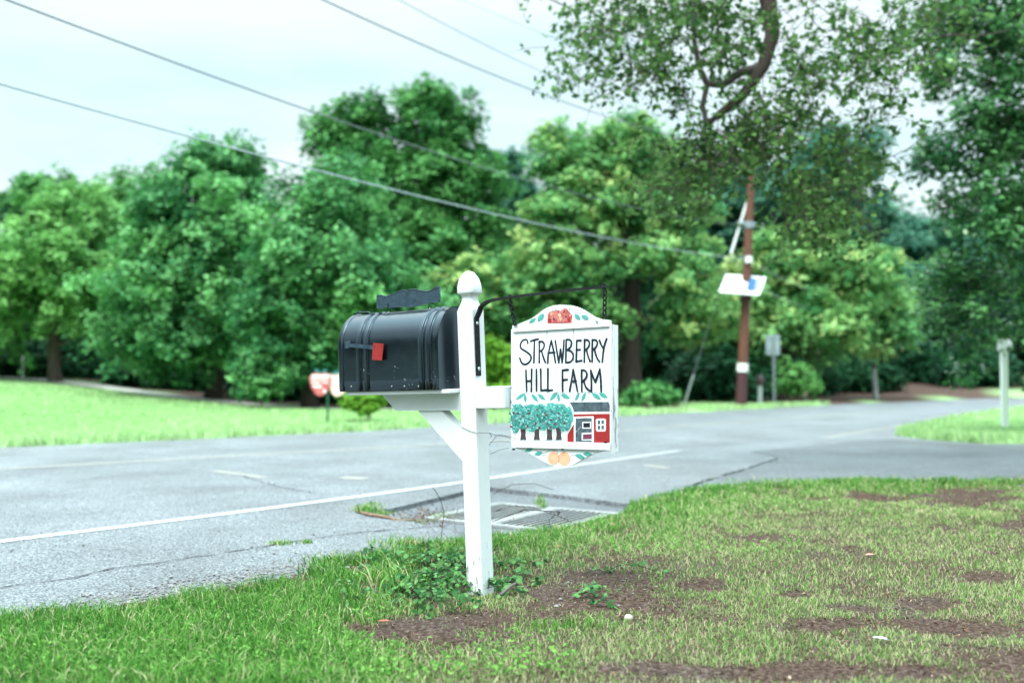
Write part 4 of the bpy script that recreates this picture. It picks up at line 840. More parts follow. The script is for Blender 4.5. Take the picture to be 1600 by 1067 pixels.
def curled_leaf(px, py, L, ang, col, label):
    p = G(px, py, .012); p[2] = terr1(p[0], p[1]) + .022; d = np.array([math.cos(ang), math.sin(ang)]); n_ = np.array([-d[1], d[0]]); b = MB(); vs = []
    for i, (t, w) in enumerate(((-.5, .05), (-.25, .26), (0, .34), (.25, .27), (.5, .03))):
        for k in (-1, 0, 1): q_ = d * t * L + n_ * w * L * k * .8; vs.append((p[0] + q_[0], p[1] + q_[1], p[2] + .25 * L * abs(k) * w + .1 * L * t * t))
    b.add(vs, [(i * 3 + k, i * 3 + k + 1, i * 3 + k + 4, i * 3 + k + 3) for i in range(4) for k in range(2)], mat('dry_leaf', col, .7), True); tag(b.build('fallen_leaf', fixn=False), label, 'leaf')
curled_leaf(872, 862, .06, .6, (.42, .16, .08), 'curled orange-brown leaf in the grass just right of the post')
curled_leaf(955, 826, .07, 2.2, (.30, .12, .08), 'reddish brown leaf in the grass near the drain corner')
curled_leaf(640, 893, .06, 1.0, (.32, .10, .05), 'rusty dry leaf among the vines left of the post')
curled_leaf(600, 978, .055, .2, (.30, .10, .06), 'rusty leaf on bare soil below the vine patch')
curled_leaf(1360, 874, .07, .4, (.45, .24, .17), 'tan dry leaf on the thin grass of the right lawn')
curled_leaf(1375, 1012, .06, 2.5, (.36, .42, .44), 'grey curled leaf on the lawn near the lower right')

# ------------------------------------------------------------------ trees
def skeleton(b, m, path, radii, targets, rootr, R, maxr=.12, sides=6):
    """trunk path plus limbs reaching to the targets"""
    b.tube(path, radii, m, 10); nodes = [np.array(p, float) for p in path[1:]]; nr = list(radii[1:])
    P = [np.array(p, float) for p in path]; nodes = []; nr = []
    for i in range(len(P) - 1):
        for t in np.linspace(0, 1, 6): nodes.append(P[i] + (P[i + 1] - P[i]) * t); nr.append(radii[i] + (radii[i + 1] - radii[i]) * t)
    k0 = len(nodes) // 3; nodes, nr = nodes[k0:], nr[k0:]
    T = [np.array(t, float) for t in targets]; ax = np.array(path[-1], float); T.sort(key=lambda t: min(np.linalg.norm(t - n) for n in nodes[::3]))
    for t in T:
        A_ = np.array(nodes); dv = t - A_; L = np.linalg.norm(dv, axis=1); pen = L + np.maximum(0, A_[:, 2] - t[2] + .2) * .9; i = int(np.argmin(pen)); s = A_[i]; l = L[i]
        if l < .15: continue
        r0 = min(nr[i] * .72, maxr, .018 * l + .012 * rootr / .2 + .008); k = max(3, int(l / .5)); pts = []; w = R.normal(size=3) * l * .06
        for j in range(k + 1):
            q_ = j / k; p = s + (t - s) * q_; p = p + w * math.sin(math.pi * q_) + np.array([0, 0, -.10 * l * math.sin(math.pi * q_) * (1 - q_)]); pts.append(p)
        rr = np.linspace(r0, max(r0 * .35, .006), k + 1); b.tube(pts, list(rr), m, sides, caps=False); nodes += pts[1:]; nr += list(rr[1:])
def crown(cl, cr, per, L, R, flat_=.75, up=.9, spike=0.0, cen=None):
    """leaf clumps: cl (n,3) centres, cr (n,) radii"""
    n = len(cl); k = (per * (cr / cr.mean()) ** 2).astype(int); idx = np.repeat(np.arange(n), k); m = len(idx)
    K = 7; sd_ = unit(R.normal(size=(n, K, 3)) + [0, 0, .35]); sr_ = R.uniform(.45, 1.05, (n, K))
    kk = R.integers(0, K, m); d = sd_[idx, kk]; off = d * sr_[idx, kk][:, None] * cr[idx][:, None] * [1.1, 1.1, flat_] + R.normal(size=(m, 3)) * (cr[idx] * .20)[:, None] * [1, 1, .8]
    off[:, 2] += spike * cr[idx] * np.maximum(0, 1 - np.hypot(off[:, 0], off[:, 1]) / cr[idx]) * R.random(m) * 1.3
    c = cl[idx] + off; nr = unit(d * .55 + [0, 0, up] + R.normal(size=(m, 3)) * .45)
    ct = R.normal(size=n) * .20; t = .42 + ct[idx] + R.normal(size=m) * .14; s = L * R.uniform(.6, 1.25, m)
    return leaf_verts(c, nr, s, s * .62, R), np.clip(t, 0, 1)
CLN = 0
def tree(name, label, base_px, Zb, lobes, nclump, per, L, lm, bark, tr, seed, cr=(.45, .85), top=None, group=None, spike=.5, lean=0, shell=.4, cat='tree', base=None, limbs=42, maxr=.12, path=None, radii=None, cut=None):
    R = np.random.default_rng(seed)
    if base is None: p = G(base_px, 600); x = (base_px - CX) / F * Zb; base = np.array([x, Zb, terr1(x, Zb) - .05])
    root = empty(name, base); tag(root, label, cat, group)
    E = []
    for (px_, py_, Zl, rx, ry) in lobes:
        c = at(px_, py_, Zl); E.append((c, np.array([rx, (rx + ry) / 2 * .9, ry]) * Zl / F))
    vol = np.array([e[1].prod() ** (2 / 3) for e in E]); vol /= vol.sum(); cl = []; tries = 0
    while len(cl) < nclump and tries < nclump * 40:
        tries += 1; i = R.choice(len(E), p=vol); c, r = E[i]; d = unit(R.normal(size=3)); q_ = c + d * r * R.random() ** shell * R.uniform(.74, 1.10)
        if d[2] < -.5 and R.random() < .4: continue
        if cut and cut(q_): continue
        if q_[2] < base[2] + .25: continue
        cl.append(q_)
    cl = np.array(cl); rr = R.uniform(cr[0], cr[1], len(cl))
    v, t = crown(cl, rr, per, L, R, spike=spike)
    quads_obj('crown', v - base, 4, t, lm, root)
    b = MB(); cen = np.mean([e[0] for e in E], 0); topz = max(e[0][2] + e[1][2] * .55 for e in E)
    if path is None:
        tp = np.array([base[0] * .55 + cen[0] * .45, base[1] * .5 + cen[1] * .5, topz]); path = [base + (tp - base) * q_ + np.array([R.normal() * .10, R.normal() * .10, 0]) * (0 < q_ < 1) for q_ in (0, .06, .2, .38, .58, .8, 1)]
        radii = [tr * 1.35, tr * 1.05, tr, tr * .85, tr * .6, tr * .35, tr * .1]
    path = [at(*p) if abs(p[0]) > 90 else p for p in path]
    sel = R.choice(len(cl), min(limbs, len(cl)), replace=False)
    skeleton(b, bark, [p - base for p in path], radii, [c - base for c in cl[sel]], tr, R, maxr=maxr); b.build('trunk', root, fixn=False)
    return root
LMAPLE = leaf_mat('maple_leaves', (.045, .20, .075), (.22, .54, .19), .22)
LMAPLE2 = leaf_mat('maple_leaves_deep', (.04, .18, .055), (.20, .50, .15), .22)
LLIGHT = leaf_mat('pale_leaves', (.09, .28, .08), (.28, .58, .18), .32)
LCHEST = leaf_mat('yellow_green_leaves', (.07, .26, .09), (.28, .54, .19), .32, third=(.46, .60, .22))
LHAZE = leaf_mat('hazed_blue_green_leaves', (.035, .15, .10), (.14, .36, .24), .25)  # bluish fade of distance mixed into the leaf colour
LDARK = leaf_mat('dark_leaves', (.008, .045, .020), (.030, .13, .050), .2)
LNEAR = leaf_mat('branch_leaves', (.035, .10, .03), (.20, .40, .11), .45, rough=.35)
LRIGHT = leaf_mat('glossy_dark_leaves', (.018, .10, .034), (.16, .42, .14), .25, rough=.25)
LSHRUB = leaf_mat('lime_leaves', (.11, .30, .03), (.26, .50, .07), .35)
GRP = 'trees in the row behind the lawn'
tree('broadleaf_tree', 'pale green tree with a bare dark trunk, furthest left of the row behind the lawn', 88, 33.5, [(90, 400, 33, 110, 100), (40, 470, 33, 100, 110), (150, 470, 33, 85, 90), (100, 330, 33.5, 70, 60), (-40, 480, 34, 90, 130)], 230, 170, .21, LLIGHT, M['bark'], .2, 11, group=GRP)
tree('broadleaf_tree', 'darker tree top showing between the pale tree and the big maple', 205, 39, [(205, 340, 39, 70, 75), (190, 430, 39, 90, 110), (80, 330, 41, 70, 62), (225, 500, 39, 80, 80)], 190, 160, .23, LMAPLE2, M['bark'], .22, 12, group=GRP)
tree('maple_tree', 'large round maple with full green crown, second big crown from the left', 333, 30.5, [(320, 345, 30, 112, 105), (260, 430, 29.5, 98, 110), (370, 450, 29.5, 100, 120), (300, 530, 29.5, 115, 75), (340, 275, 30.5, 70, 52), (230, 545, 30, 60, 50)], 400, 190, .19, LMAPLE, M['bark'], .24, 13, group=GRP)
tree('maple_tree', 'broad low maple whose crown meets the letterbox, before the tallest tree', 485, 27.5, [(480, 400, 27, 92, 100), (520, 330, 27.5, 70, 70), (450, 490, 27, 80, 95), (560, 470, 27, 92, 100), (500, 555, 27.5, 100, 48), (630, 520, 27.5, 70, 75)], 380, 190, .18, LMAPLE, M['bark'], .22, 14, group=GRP)
tree('maple_tree', 'tallest deep green tree with sky gaps in its crown, above the letterbox', 640, 33, [(560, 225, 33, 72, 62), (672, 205, 33, 70, 62), (620, 300, 33, 125, 66), (715, 300, 33, 70, 90), (640, 430, 32.5, 150, 95), (740, 400, 33, 62, 85), (560, 320, 33.5, 60, 60)], 400, 185, .21, LMAPLE2, M['bark'], .3, 15, group=GRP, shell=.3, cut=lambda q: any((proj(q)[0] - a) ** 2 + (proj(q)[1] - c) ** 2 < d * d for a, c, d in ((598, 285, 24), (655, 215, 14), (592, 228, 18), (545, 262, 14), (625, 262, 14), (510, 310, 14))))
tree('chestnut_tree', 'yellow-green spreading tree with visible dark trunk behind the farm sign', 985, 31, [(900, 250, 31, 85, 58), (990, 250, 31, 82, 55), (930, 340, 30.5, 120, 58), (1040, 330, 31, 70, 70), (870, 430, 30, 110, 45), (1040, 420, 30, 85, 50), (760, 470, 29.5, 100, 52), (900, 500, 30, 90, 40), (1080, 500, 30.5, 75, 45), (850, 540, 31, 120, 50)],
     400, 165, .21, LCHEST, M['bark'], .33, 16, cr=(.4, .75), group=GRP, limbs=70, maxr=.16,
     cut=lambda q: (lambda a: (abs(a[0] - 988) < 34 and 425 < a[1] < 650 and q[1] < 31.6) or (abs(a[0] - 975) < 24 and 330 < a[1] < 400 and q[1] < 31.2))(proj(q)), path=[np.array([985., 640, 31]), np.array([984., 560, 31]), np.array([988., 490, 31]), np.array([986., 430, 31]), np.array([975., 370, 31]), np.array([960., 300, 31]), np.array([955., 240, 31])], radii=[.42, .33, .28, .24, .18, .12, .05])
tree('broadleaf_tree', 'low yellow-green tree leaning over the road bend, right of the utility pole', 1215, 36, [(1240, 420, 36, 85, 55), (1330, 450, 36, 85, 60), (1270, 510, 35.5, 110, 60), (1370, 510, 36, 65, 45), (1190, 500, 36, 60, 70), (1130, 520, 36, 70, 60)], 330, 160, .23, LCHEST, M['bark'], .3, 17, group=GRP, limbs=60)
tree('broadleaf_tree', 'tall blue-green tree standing behind the top of the utility pole', 1270, 44, [(1290, 270, 44, 95, 75), (1220, 340, 44, 95, 80), (1330, 370, 44, 75, 70), (1120, 330, 45, 80, 80), (1180, 420, 45, 110, 70)], 330, 150, .29, LHAZE, M['bark'], .34, 18, cr=(.6, 1.1), group='trees behind the road bend')
tree('broadleaf_tree', 'hazy blue-green tree at the far end of the road bend', 1450, 50, [(1460, 400, 50, 70, 80), (1510, 430, 50, 90, 100), (1420, 470, 50, 60, 70), (1560, 400, 52, 90, 90), (1480, 520, 50, 100, 50)], 300, 150, .32, LHAZE, M['bark'], .3, 19, cr=(.7, 1.2), group='trees behind the road bend')
tree('broadleaf_tree', 'thin distant tree top peeping out between the tallest tree and the yellow-green tree', 800, 52, [(790, 265, 52, 45, 30), (810, 320, 52, 55, 45), (820, 420, 52, 80, 80)], 130, 120, .30, LHAZE, M['bark'], .25, 20, cr=(.5, .9), group='trees behind the road bend')

# woodland behind: copies of two trees, each a thing of its own
def copy_tree(src, loc, rz, sc, label, group):
    r = src.copy(); COL.objects.link(r); r.location = loc; r.rotation_euler = (0, 0, rz); r.scale = (sc, sc, sc * 1.0); r['label'] = label; r['group'] = group; r['category'] = 'tree'
    for ch in list(src.children):
        c = ch.copy(); COL.objects.link(c); c.parent = r
    return r
wl = lambda x0: [(x0, 330, 46, 130, 150), (x0, 470, 46, 150, 130), (x0 - 60, 540, 45, 120, 70), (x0 + 60, 550, 45, 120, 70), (x0, 250, 46, 70, 60)]
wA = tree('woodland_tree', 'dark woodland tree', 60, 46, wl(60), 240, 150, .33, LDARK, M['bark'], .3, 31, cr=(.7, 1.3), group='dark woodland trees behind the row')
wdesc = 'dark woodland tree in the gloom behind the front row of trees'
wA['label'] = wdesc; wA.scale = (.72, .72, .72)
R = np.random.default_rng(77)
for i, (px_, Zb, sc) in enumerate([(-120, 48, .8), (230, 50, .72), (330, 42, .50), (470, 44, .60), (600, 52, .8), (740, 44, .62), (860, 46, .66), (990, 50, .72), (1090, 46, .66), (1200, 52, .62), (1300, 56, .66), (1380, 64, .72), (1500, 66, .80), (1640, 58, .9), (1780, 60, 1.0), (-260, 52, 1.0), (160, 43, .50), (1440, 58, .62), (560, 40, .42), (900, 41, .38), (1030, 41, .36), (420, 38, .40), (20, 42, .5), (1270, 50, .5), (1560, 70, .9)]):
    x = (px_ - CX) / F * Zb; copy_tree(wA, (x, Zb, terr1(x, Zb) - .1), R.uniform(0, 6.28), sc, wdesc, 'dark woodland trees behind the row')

# unseen wood added behind the camera and at left to darken the letterbox reflection
def unseen_wood():
    R = np.random.default_rng(91); n = 900; x = R.uniform(-45, 45, n); y = -19 - 9 * R.random(n) - .004 * x * x; z = R.uniform(.3, 7.5, n) * (1 - .25 * vn(x, y, 5, 3)); cl = np.stack([x, y, z], -1); v, t = crown(cl, R.uniform(.9, 1.7, n), 60, .42, R, spike=.4)
    cl2 = np.stack([R.uniform(-44, -27, 420), R.uniform(3, 34, 420), R.uniform(.3, 9, 420)], -1); cl2 = cl2[cl2[:, 0] < -26 - .25 * np.maximum(0, cl2[:, 1] - 5)]; xb_ = R.uniform(-36, -14.5, 420); cl2 = np.concatenate([cl2, np.stack([xb_, 4.2 + .81 * (xb_ + 22) + R.uniform(0, 7, 420), R.uniform(.3, 7.5, 420)], -1)]); cl3 = np.stack([R.uniform(-70, -48, 260), R.uniform(-34, 4, 260), R.uniform(.3, 12, 260)], -1); v, t = crown(np.concatenate([cl, cl2, cl3]), R.uniform(.9, 1.7, n + len(cl2) + len(cl3)), 60, .42, R, spike=.4)
    tag(quads_obj('woods', v, 4, t, LDARK), kind='stuff', label='unseen leafy wood added out of view for the dark letterbox reflection')
unseen_wood()

# near tree whose trunk stands just outside: limb and leaf sprays hang into the picture
tb = np.array([5.75, 9.35, terr1(5.75, 9.35) - .08])
nz_ = 10.4
limb = [tb, tb + [-.05, .05, 1.2], tb + [-.15, .2, 2.8], tb + [-.05, .35, 4.4], tb + [-.3, .5, 5.7], at(1330, -300, 10.2), at(1225, -190, 10.3), at(1192, -80, nz_), at(1200, 0, nz_), at(1207, 55, nz_), at(1192, 105, nz_), at(1160, 150, nz_), at(1125, 178, nz_), at(1100, 198, nz_)]
lrad = [.42, .33, .28, .23, .19, .17, .13, .10, .088, .078, .068, .055, .040, .022]
def near_tree():
    R = np.random.default_rng(41); root = empty('oak_tree', tb); tag(root, 'near tree with exposed roots, its dark bent limb and loose leaves hanging before the sky', 'tree')
    reg = [(940, 60, 75, 62, 26), (1030, 30, 90, 45, 30), (1050, 110, 70, 50, 20), (1150, 60, 60, 55, 18), (1110, 20, 50, 40, 14), (960, 120, 60, 40, 7), (900, 110, 30, 30, 3), (1290, 60, 110, 60, 30), (1300, 150, 110, 50, 22), (1400, 60, 90, 60, 26), (1230, 130, 60, 50, 12), (1370, 140, 80, 50, 9),
           (1070, 250, 60, 50, 34), (1120, 280, 70, 45, 30), (1210, 260, 60, 60, 32), (1165, 225, 40, 45, 34), (1130, 240, 40, 40, 14), (1290, 290, 70, 60, 40), (1240, 340, 70, 35, 24), (1330, 230, 50, 50, 14), (1060, 300, 50, 35, 12), (1200, 200, 60, 30, 14), (1310, 345, 50, 25, 10), (1090, 215, 40, 25, 10), (1470, 20, 90, 40, 18), (1200, -60, 260, 60, 50), (980, -40, 120, 50, 26)]
    cl, ks = [], []
    for cx_, cy_, rx, ry, n in reg:
        for _ in range(n):
            u_, v_ = R.normal(cx_, rx * .55), R.normal(cy_, ry * .55)
            if (1110 < u_ < 1225 and v_ > 262) or (v_ > 215 and R.random() < .22) or v_ > 385: continue
            cl.append(at(u_, v_, R.uniform(9.7, 11.2))); ks.append(R.integers(12, 30) if cy_ < 200 else R.integers(12, 34))
    cl = np.array(cl); nS = 4; sdv = unit(R.normal(size=(len(cl), nS, 3)) * [1, 1, .55] + [0, 0, -.22]); sl = R.uniform(.22, .5, (len(cl), nS)); sb_ = cl[:, None] + R.normal(size=(len(cl), nS, 3)) * .05
    idx = np.repeat(np.arange(len(cl)), ks); m = len(idx); kk = R.integers(0, nS, m); tpar = R.random(m) ** .7; bend = np.array([0, 0, -.10])
    c = sb_[idx, kk] + sdv[idx, kk] * (sl[idx, kk] * tpar)[:, None] + bend * (tpar ** 2)[:, None] + R.normal(size=(m, 3)) * [.04, .04, .028]
    nr = unit(R.normal(size=(m, 3)) * .8 + [0, -.1, .8]); s = R.uniform(.06, .115, m)
    quads_obj('crown', leaf_verts(c, nr, s, s * .6, R) - tb, 4, np.clip(.4 + R.normal(size=m) * .25, 0, 1), LNEAR, root)
    b = MB(); rel = [p - tb for p in limb]
    b.tube(rel, lrad, M['bark'], 12)
    b.tube([at(1192, 105, nz_) - tb, at(1160, 112, nz_ + .05) - tb, at(1130, 133, nz_ + .1) - tb, at(1105, 132, nz_) - tb, at(1092, 105, nz_) - tb, at(1084, 60, nz_) - tb, at(1088, 0, nz_) - tb, at(1080, -60, nz_) - tb], [.05, .045, .042, .036, .03, .025, .02, .015], M['bark_l'], 8)
    b.tube([at(1105, 132, nz_) - tb, at(1098, 165, nz_) - tb, at(1104, 196, nz_) - tb], [.03, .028, .022], M['bark_l'], 8)
    b.tube([at(1100, 198, nz_) - tb, at(1098, 235, nz_) - tb, at(1110, 280, nz_) - tb, at(1105, 320, nz_) - tb], [.022, .016, .01, .005], M['bark_l'], 6)
    b.tube([at(1330, -260, 10.2) - tb, at(1450, -330, 9.5) - tb, at(1560, -260, 9.6) - tb, at(1520, -60, 10.3) - tb], [.12, .10, .07, .04], M['bark_l'], 8)
    sk = [rel[k] for k in range(6, 14)]
    sel = R.choice(len(cl), len(cl), replace=False); P = list(sk) + [at(1084, 60, nz_) - tb, at(1088, 0, nz_) - tb, at(1098, 235, nz_) - tb, at(1110, 280, nz_) - tb, at(1520, -60, 10.3) - tb]
    T = sorted([cl[k] - tb for k in sel], key=lambda t: min(np.linalg.norm(t - p) for p in P))
    for t in T:
        A_ = np.array(P); L = np.linalg.norm(A_ - t, axis=1); i = int(np.argmin(L)); s_ = A_[i]; l = L[i]
        if l < .1: continue
        w = R.normal(size=3) * l * .1; pts = [s_ + (t - s_) * q_ + w * math.sin(math.pi * q_) for q_ in (0, .33, .66, 1)]; r0 = min(.004 + .008 * l, .018); b.tube(pts, [r0, r0 * .8, r0 * .6, r0 * .4], M['bark'], 5, caps=False); P += pts[1:]
    for k in range(len(cl)):
        for q_ in range(nS): b.tube([sb_[k, q_] + sdv[k, q_] * sl[k, q_] * t_ + bend * t_ * t_ - tb for t_ in (0, .5, 1)], [.0035, .0025, .0012], M['bark'], 4, caps=False)
    b.build('trunk', root, fixn=False)
    b = MB()
    for k in range(11):
        a_ = math.radians(150 + k * 13 + R.normal() * 4); L = R.uniform(.7, 1.35); pts = []; 
        for j in range(8):
            q_ = .25 + (L) * j / 7; a_ += R.normal() * .12; x_, y_ = tb[0] + q_ * math.cos(a_), tb[1] + q_ * math.sin(a_); pts.append((x_ - tb[0], y_ - tb[1], terr1(x_, y_) - tb[2] + .06 * (1 - j / 7) ** 2 + .012 * R.normal() * (j > 1) - .01 * (j == 7)))
        b.tube(pts, list(np.linspace(.07, .014, 8)), M['bark_l'], 8)
    b.build('root', root, fixn=False)
near_tree()
# tree at the right whose dark sprays hang before the white letterbox
rb = np.array([(1640 - 800) / F * 18.6, 18.6, terr1(9.6, 18.6) - .05])
tree('dark_tree', 'dark glossy-leaved tree at the right edge overhanging the white letterbox', 0, 0, [(1460, 260, 15.5, 40, 40), (1470, 420, 15.5, 30, 30), (1500, 440, 15.5, 60, 50), (1590, 60, 15.5, 95, 95), (1560, 190, 15.5, 90, 85), (1500, 240, 15.5, 55, 45), (1600, 320, 15.5, 100, 110), (1560, 350, 15, 70, 60), (1500, 330, 15.5, 45, 30), (1590, 450, 15.5, 80, 90), (1530, 540, 16, 72, 42), (1480, 500, 16, 45, 40), (1570, 590, 16.2, 62, 42), (1680, 250, 16, 120, 200), (1650, 480, 16, 80, 120), (1470, 120, 15.5, 45, 50), (1490, 30, 15.5, 60, 50)],
     410, 66, .12, LRIGHT, M['bark'], .22, 51, cr=(.22, .50), base=rb, limbs=120, maxr=.07, spike=.1, shell=.45, cut=lambda q: (lambda a: 1535 < a[0] < 1606 and 500 < a[1] < 700 and q[1] < 17.9)(proj(q)))

# shrubs and saplings
def shrub(name, label, px_, py_, lobes, n, per, L, lm, seed, cr, cat='shrub', tr=.03, group=None):
    g = G(px_, py_); base = np.array([g[0], g[1], terr1(g[0], g[1]) - .02]); return tree(name, label, 0, 0, lobes, n, per, L, lm, M['bark'], tr, seed, cr=cr, base=base, limbs=18, maxr=.02, spike=.3, cat=cat, group=group, shell=.5)
Zq = lambda y: 1680 / (y - 578)
shrub('shrub', 'lime green loose shrub showing below the black letterbox', 570, 660, [(545, 632, 19.6, 22, 12), (568, 640, 19.6, 20, 14), (590, 628, 19.8, 18, 10), (560, 620, 20, 24, 12)], 60, 60, .09, LSHRUB, 61, (.08, .16))
shrub('shrub', 'tall lime green bush in the gap between the post and the farm sign', 775, 645, [(775, 560, 25, 26, 30), (760, 590, 25, 25, 28), (790, 600, 25, 22, 25), (750, 610, 25, 26, 18)], 110, 80, .14, LSHRUB, 62, (.2, .4))
shrub('sapling', 'small bright sapling with flat leaf layers on the lawn left of the apple-shaped sign', 410, 640, [(410, 560, 26, 32, 14), (390, 585, 26, 30, 12), (435, 590, 26, 30, 13), (410, 607, 26, 38, 10)], 90, 80, .15, LMAPLE, 63, (.2, .38), cat='sapling')
shrub('shrub', 'round green bush behind the road right of the farm sign', 1010, 641, [(1020, 622, 28, 40, 13), (985, 630, 28, 26, 8), (1050, 630, 28, 20, 7)], 80, 60, .15, LMAPLE2, 64, (.2, .4))
shrub('sapling', 'light green leafy sapling right of the road sign', 1240, 628, [(1238, 585, 33, 20, 16), (1255, 600, 33, 20, 12), (1228, 605, 33, 16, 14)], 60, 70, .17, LLIGHT, 65, (.2, .4), cat='sapling')
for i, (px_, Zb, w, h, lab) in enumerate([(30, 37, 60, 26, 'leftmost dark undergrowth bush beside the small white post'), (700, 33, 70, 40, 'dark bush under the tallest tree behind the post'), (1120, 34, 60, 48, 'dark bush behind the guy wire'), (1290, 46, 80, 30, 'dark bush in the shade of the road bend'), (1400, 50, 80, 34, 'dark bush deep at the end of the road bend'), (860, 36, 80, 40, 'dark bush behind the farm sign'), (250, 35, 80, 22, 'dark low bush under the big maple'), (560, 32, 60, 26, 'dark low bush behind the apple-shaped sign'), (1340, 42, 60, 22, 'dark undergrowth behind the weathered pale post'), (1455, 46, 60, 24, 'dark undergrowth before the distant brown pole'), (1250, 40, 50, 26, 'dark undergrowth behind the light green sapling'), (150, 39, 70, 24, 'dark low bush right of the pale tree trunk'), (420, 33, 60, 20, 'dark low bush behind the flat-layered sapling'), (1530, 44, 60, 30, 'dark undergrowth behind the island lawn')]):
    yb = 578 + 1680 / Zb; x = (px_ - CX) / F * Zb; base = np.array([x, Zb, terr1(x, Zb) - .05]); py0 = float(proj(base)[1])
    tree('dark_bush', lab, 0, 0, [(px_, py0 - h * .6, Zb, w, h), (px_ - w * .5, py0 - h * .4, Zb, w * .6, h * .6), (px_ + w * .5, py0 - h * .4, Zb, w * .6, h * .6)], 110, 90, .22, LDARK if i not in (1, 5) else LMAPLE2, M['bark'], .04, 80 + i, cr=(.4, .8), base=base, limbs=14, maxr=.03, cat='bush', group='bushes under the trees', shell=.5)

# ------------------------------------------------------------------ street things
def at_base(px, Z): x = (px - CX) / F * Z; return np.array([x, Z, terr1(x, Z)])
PB = at_base(1157, 29.0); PT = at(1177, 200, 29.0)
pole = empty('utility_pole', PB); tag(pole, 'tall brown wooden utility pole with a tilted white panel, leaning slightly beside the road', 'utility pole')
ax_ = PT - PB; on = lambda py: (lambda q: PB + ax_ * q)((636 - py) / (636 - 200.))
b = MB(); b.tube([on(574) - PB, on(400) - PB, PT - PB], [.145, .125, .10], M['pole'], 14); b.build('pole_shaft', pole)
b = MB(); b.tube([np.array([0, 0, -.3]), on(574.5) - PB], [.175, .147], M['pole_low'], 14); b.build('pole_base', pole)
b = MB(); b.tube([on(582) - PB, on(569) - PB], .165, M['wsign'], 14); b.build('white_band', pole)
b = MB(); q = on(353) - PB; b.tube([q + [-.35, -.05, .05], q + [.4, -.05, -.03]], .06, M['grey'], 8); b.tube([q + [0, 0, -.1], q + [0, 0, .1]], .15, M['grey'], 12); b.build('clamp', pole)
b = MB(); q = on(408) - PB; b.tube([q + [0, -.16, -.09], q + [0, -.16, .09]], .10, M['wsign'], 10); b.build('insulator', pole)
b = MB(); q = on(215) - PB; b.box(tuple(q + [-1.1, -.18, -.06]), tuple(q + [1.1, -.12, .06]), M['pole'], .01); arm = b.build('crossarm', pole)
for dx in (-1.0, -.4, .4, 1.0):
    b = MB(); b.tube([q + [dx, -.15, .06], q + [dx, -.15, .12], q + [dx, -.15, .16], q + [dx, -.15, .22]], [.03, .06, .035, .05], M['wsign'], 10); b.build('insulator', arm)
b = MB(); q = on(262) - PB; b.tube([q + [-.35, -.2, .1], q + [-.9, -.4, .3], q + [-1.3, -.5, .28]], .03, M['grey'], 8); b.tube([q + [-1.2, -.5, .26], q + [-1.45, -.55, .24], q + [-1.75, -.6, .24]], [.07, .12, .05], M['wsign'], 10); b.tube([q + [-.35, -.2, .1], q + [0, 0, -.05]], .03, M['grey'], 8); b.build('lamp_arm', pole)
c4 = [at(1135, 428.5, 29.2), at(1197, 433, 29.1), at(1186.5, 460.5, 28.4), at(1123.5, 456, 28.5)]
def slab(b, c4, th, m, nrm=None):
    c4 = [np.array(c) for c in c4]; n_ = np.cross(c4[1] - c4[0], c4[3] - c4[0]); n_ = n_ / np.linalg.norm(n_) * th; b.add([c for c in c4] + [c + n_ for c in c4], [(0, 1, 2, 3), (7, 6, 5, 4), (0, 4, 5, 1), (1, 5, 6, 2), (2, 6, 7, 3), (3, 7, 4, 0)], m)
b = MB(); slab(b, [c - PB for c in c4], .04, M['wsign']); pn = b.build('panel', pole); pn['label'] = 'tilted white panel with a blue rectangle'
n_ = unit(np.cross(c4[1] - c4[0], c4[3] - c4[0])); n_ = n_ if n_[1] < 0 else -n_
f = lambda u, v: (c4[0] * (1 - u) + c4[1] * u) * (1 - v) + (c4[3] * (1 - u) + c4[2] * u) * v - PB + n_ * .052
b = MB(); slab(b, [f(.60, .18), f(.80, .18), f(.84, .84), f(.64, .84)], .004, M['blue']); slab(b, [f(.82, .12), f(.93, .12), f(.90, .88), f(.86, .88)], .003, M['grey']); b.build('panel_cell', pn)
b = MB(); q = on(470) - PB; b.box(tuple(q + [-.2, -.3, -.05]), tuple(q + [.12, -.1, .08]), M['pole_low']); b.tube([q + [0, -.1, 0], at(1160, 452, 28.6) - PB], .03, M['grey'], 8); b.build('panel_mount', pole)
# guy wire with guard and rod
GB = at_base(1068, 29.3); b = MB(); g0 = on(300); gd = GB
gy = empty('guy_wire', GB); tag(gy, 'pale guy wire slanting from the utility pole down to the verge', 'guy wire')
b.tube([np.zeros(3), g0 - GB], .006, M['silver'], 6); b.build('cable', gy)
b = MB(); b.tube([(g0 - GB) * .01, (g0 - GB) * .15], .032, M['silver'], 8); b.build('guard', gy)
b = MB(); b.tube([(g0 - GB) * .71, (g0 - GB) * .985], .038, M['wsign'], 8); b.build('insulator_rod', gy)
M['cable_l'] = mat('aluminium_bundle', (.55, .64, .66), .45)
M['cable_m'] = mat('grey_cable', (.30, .38, .40), .4, spec=.8)
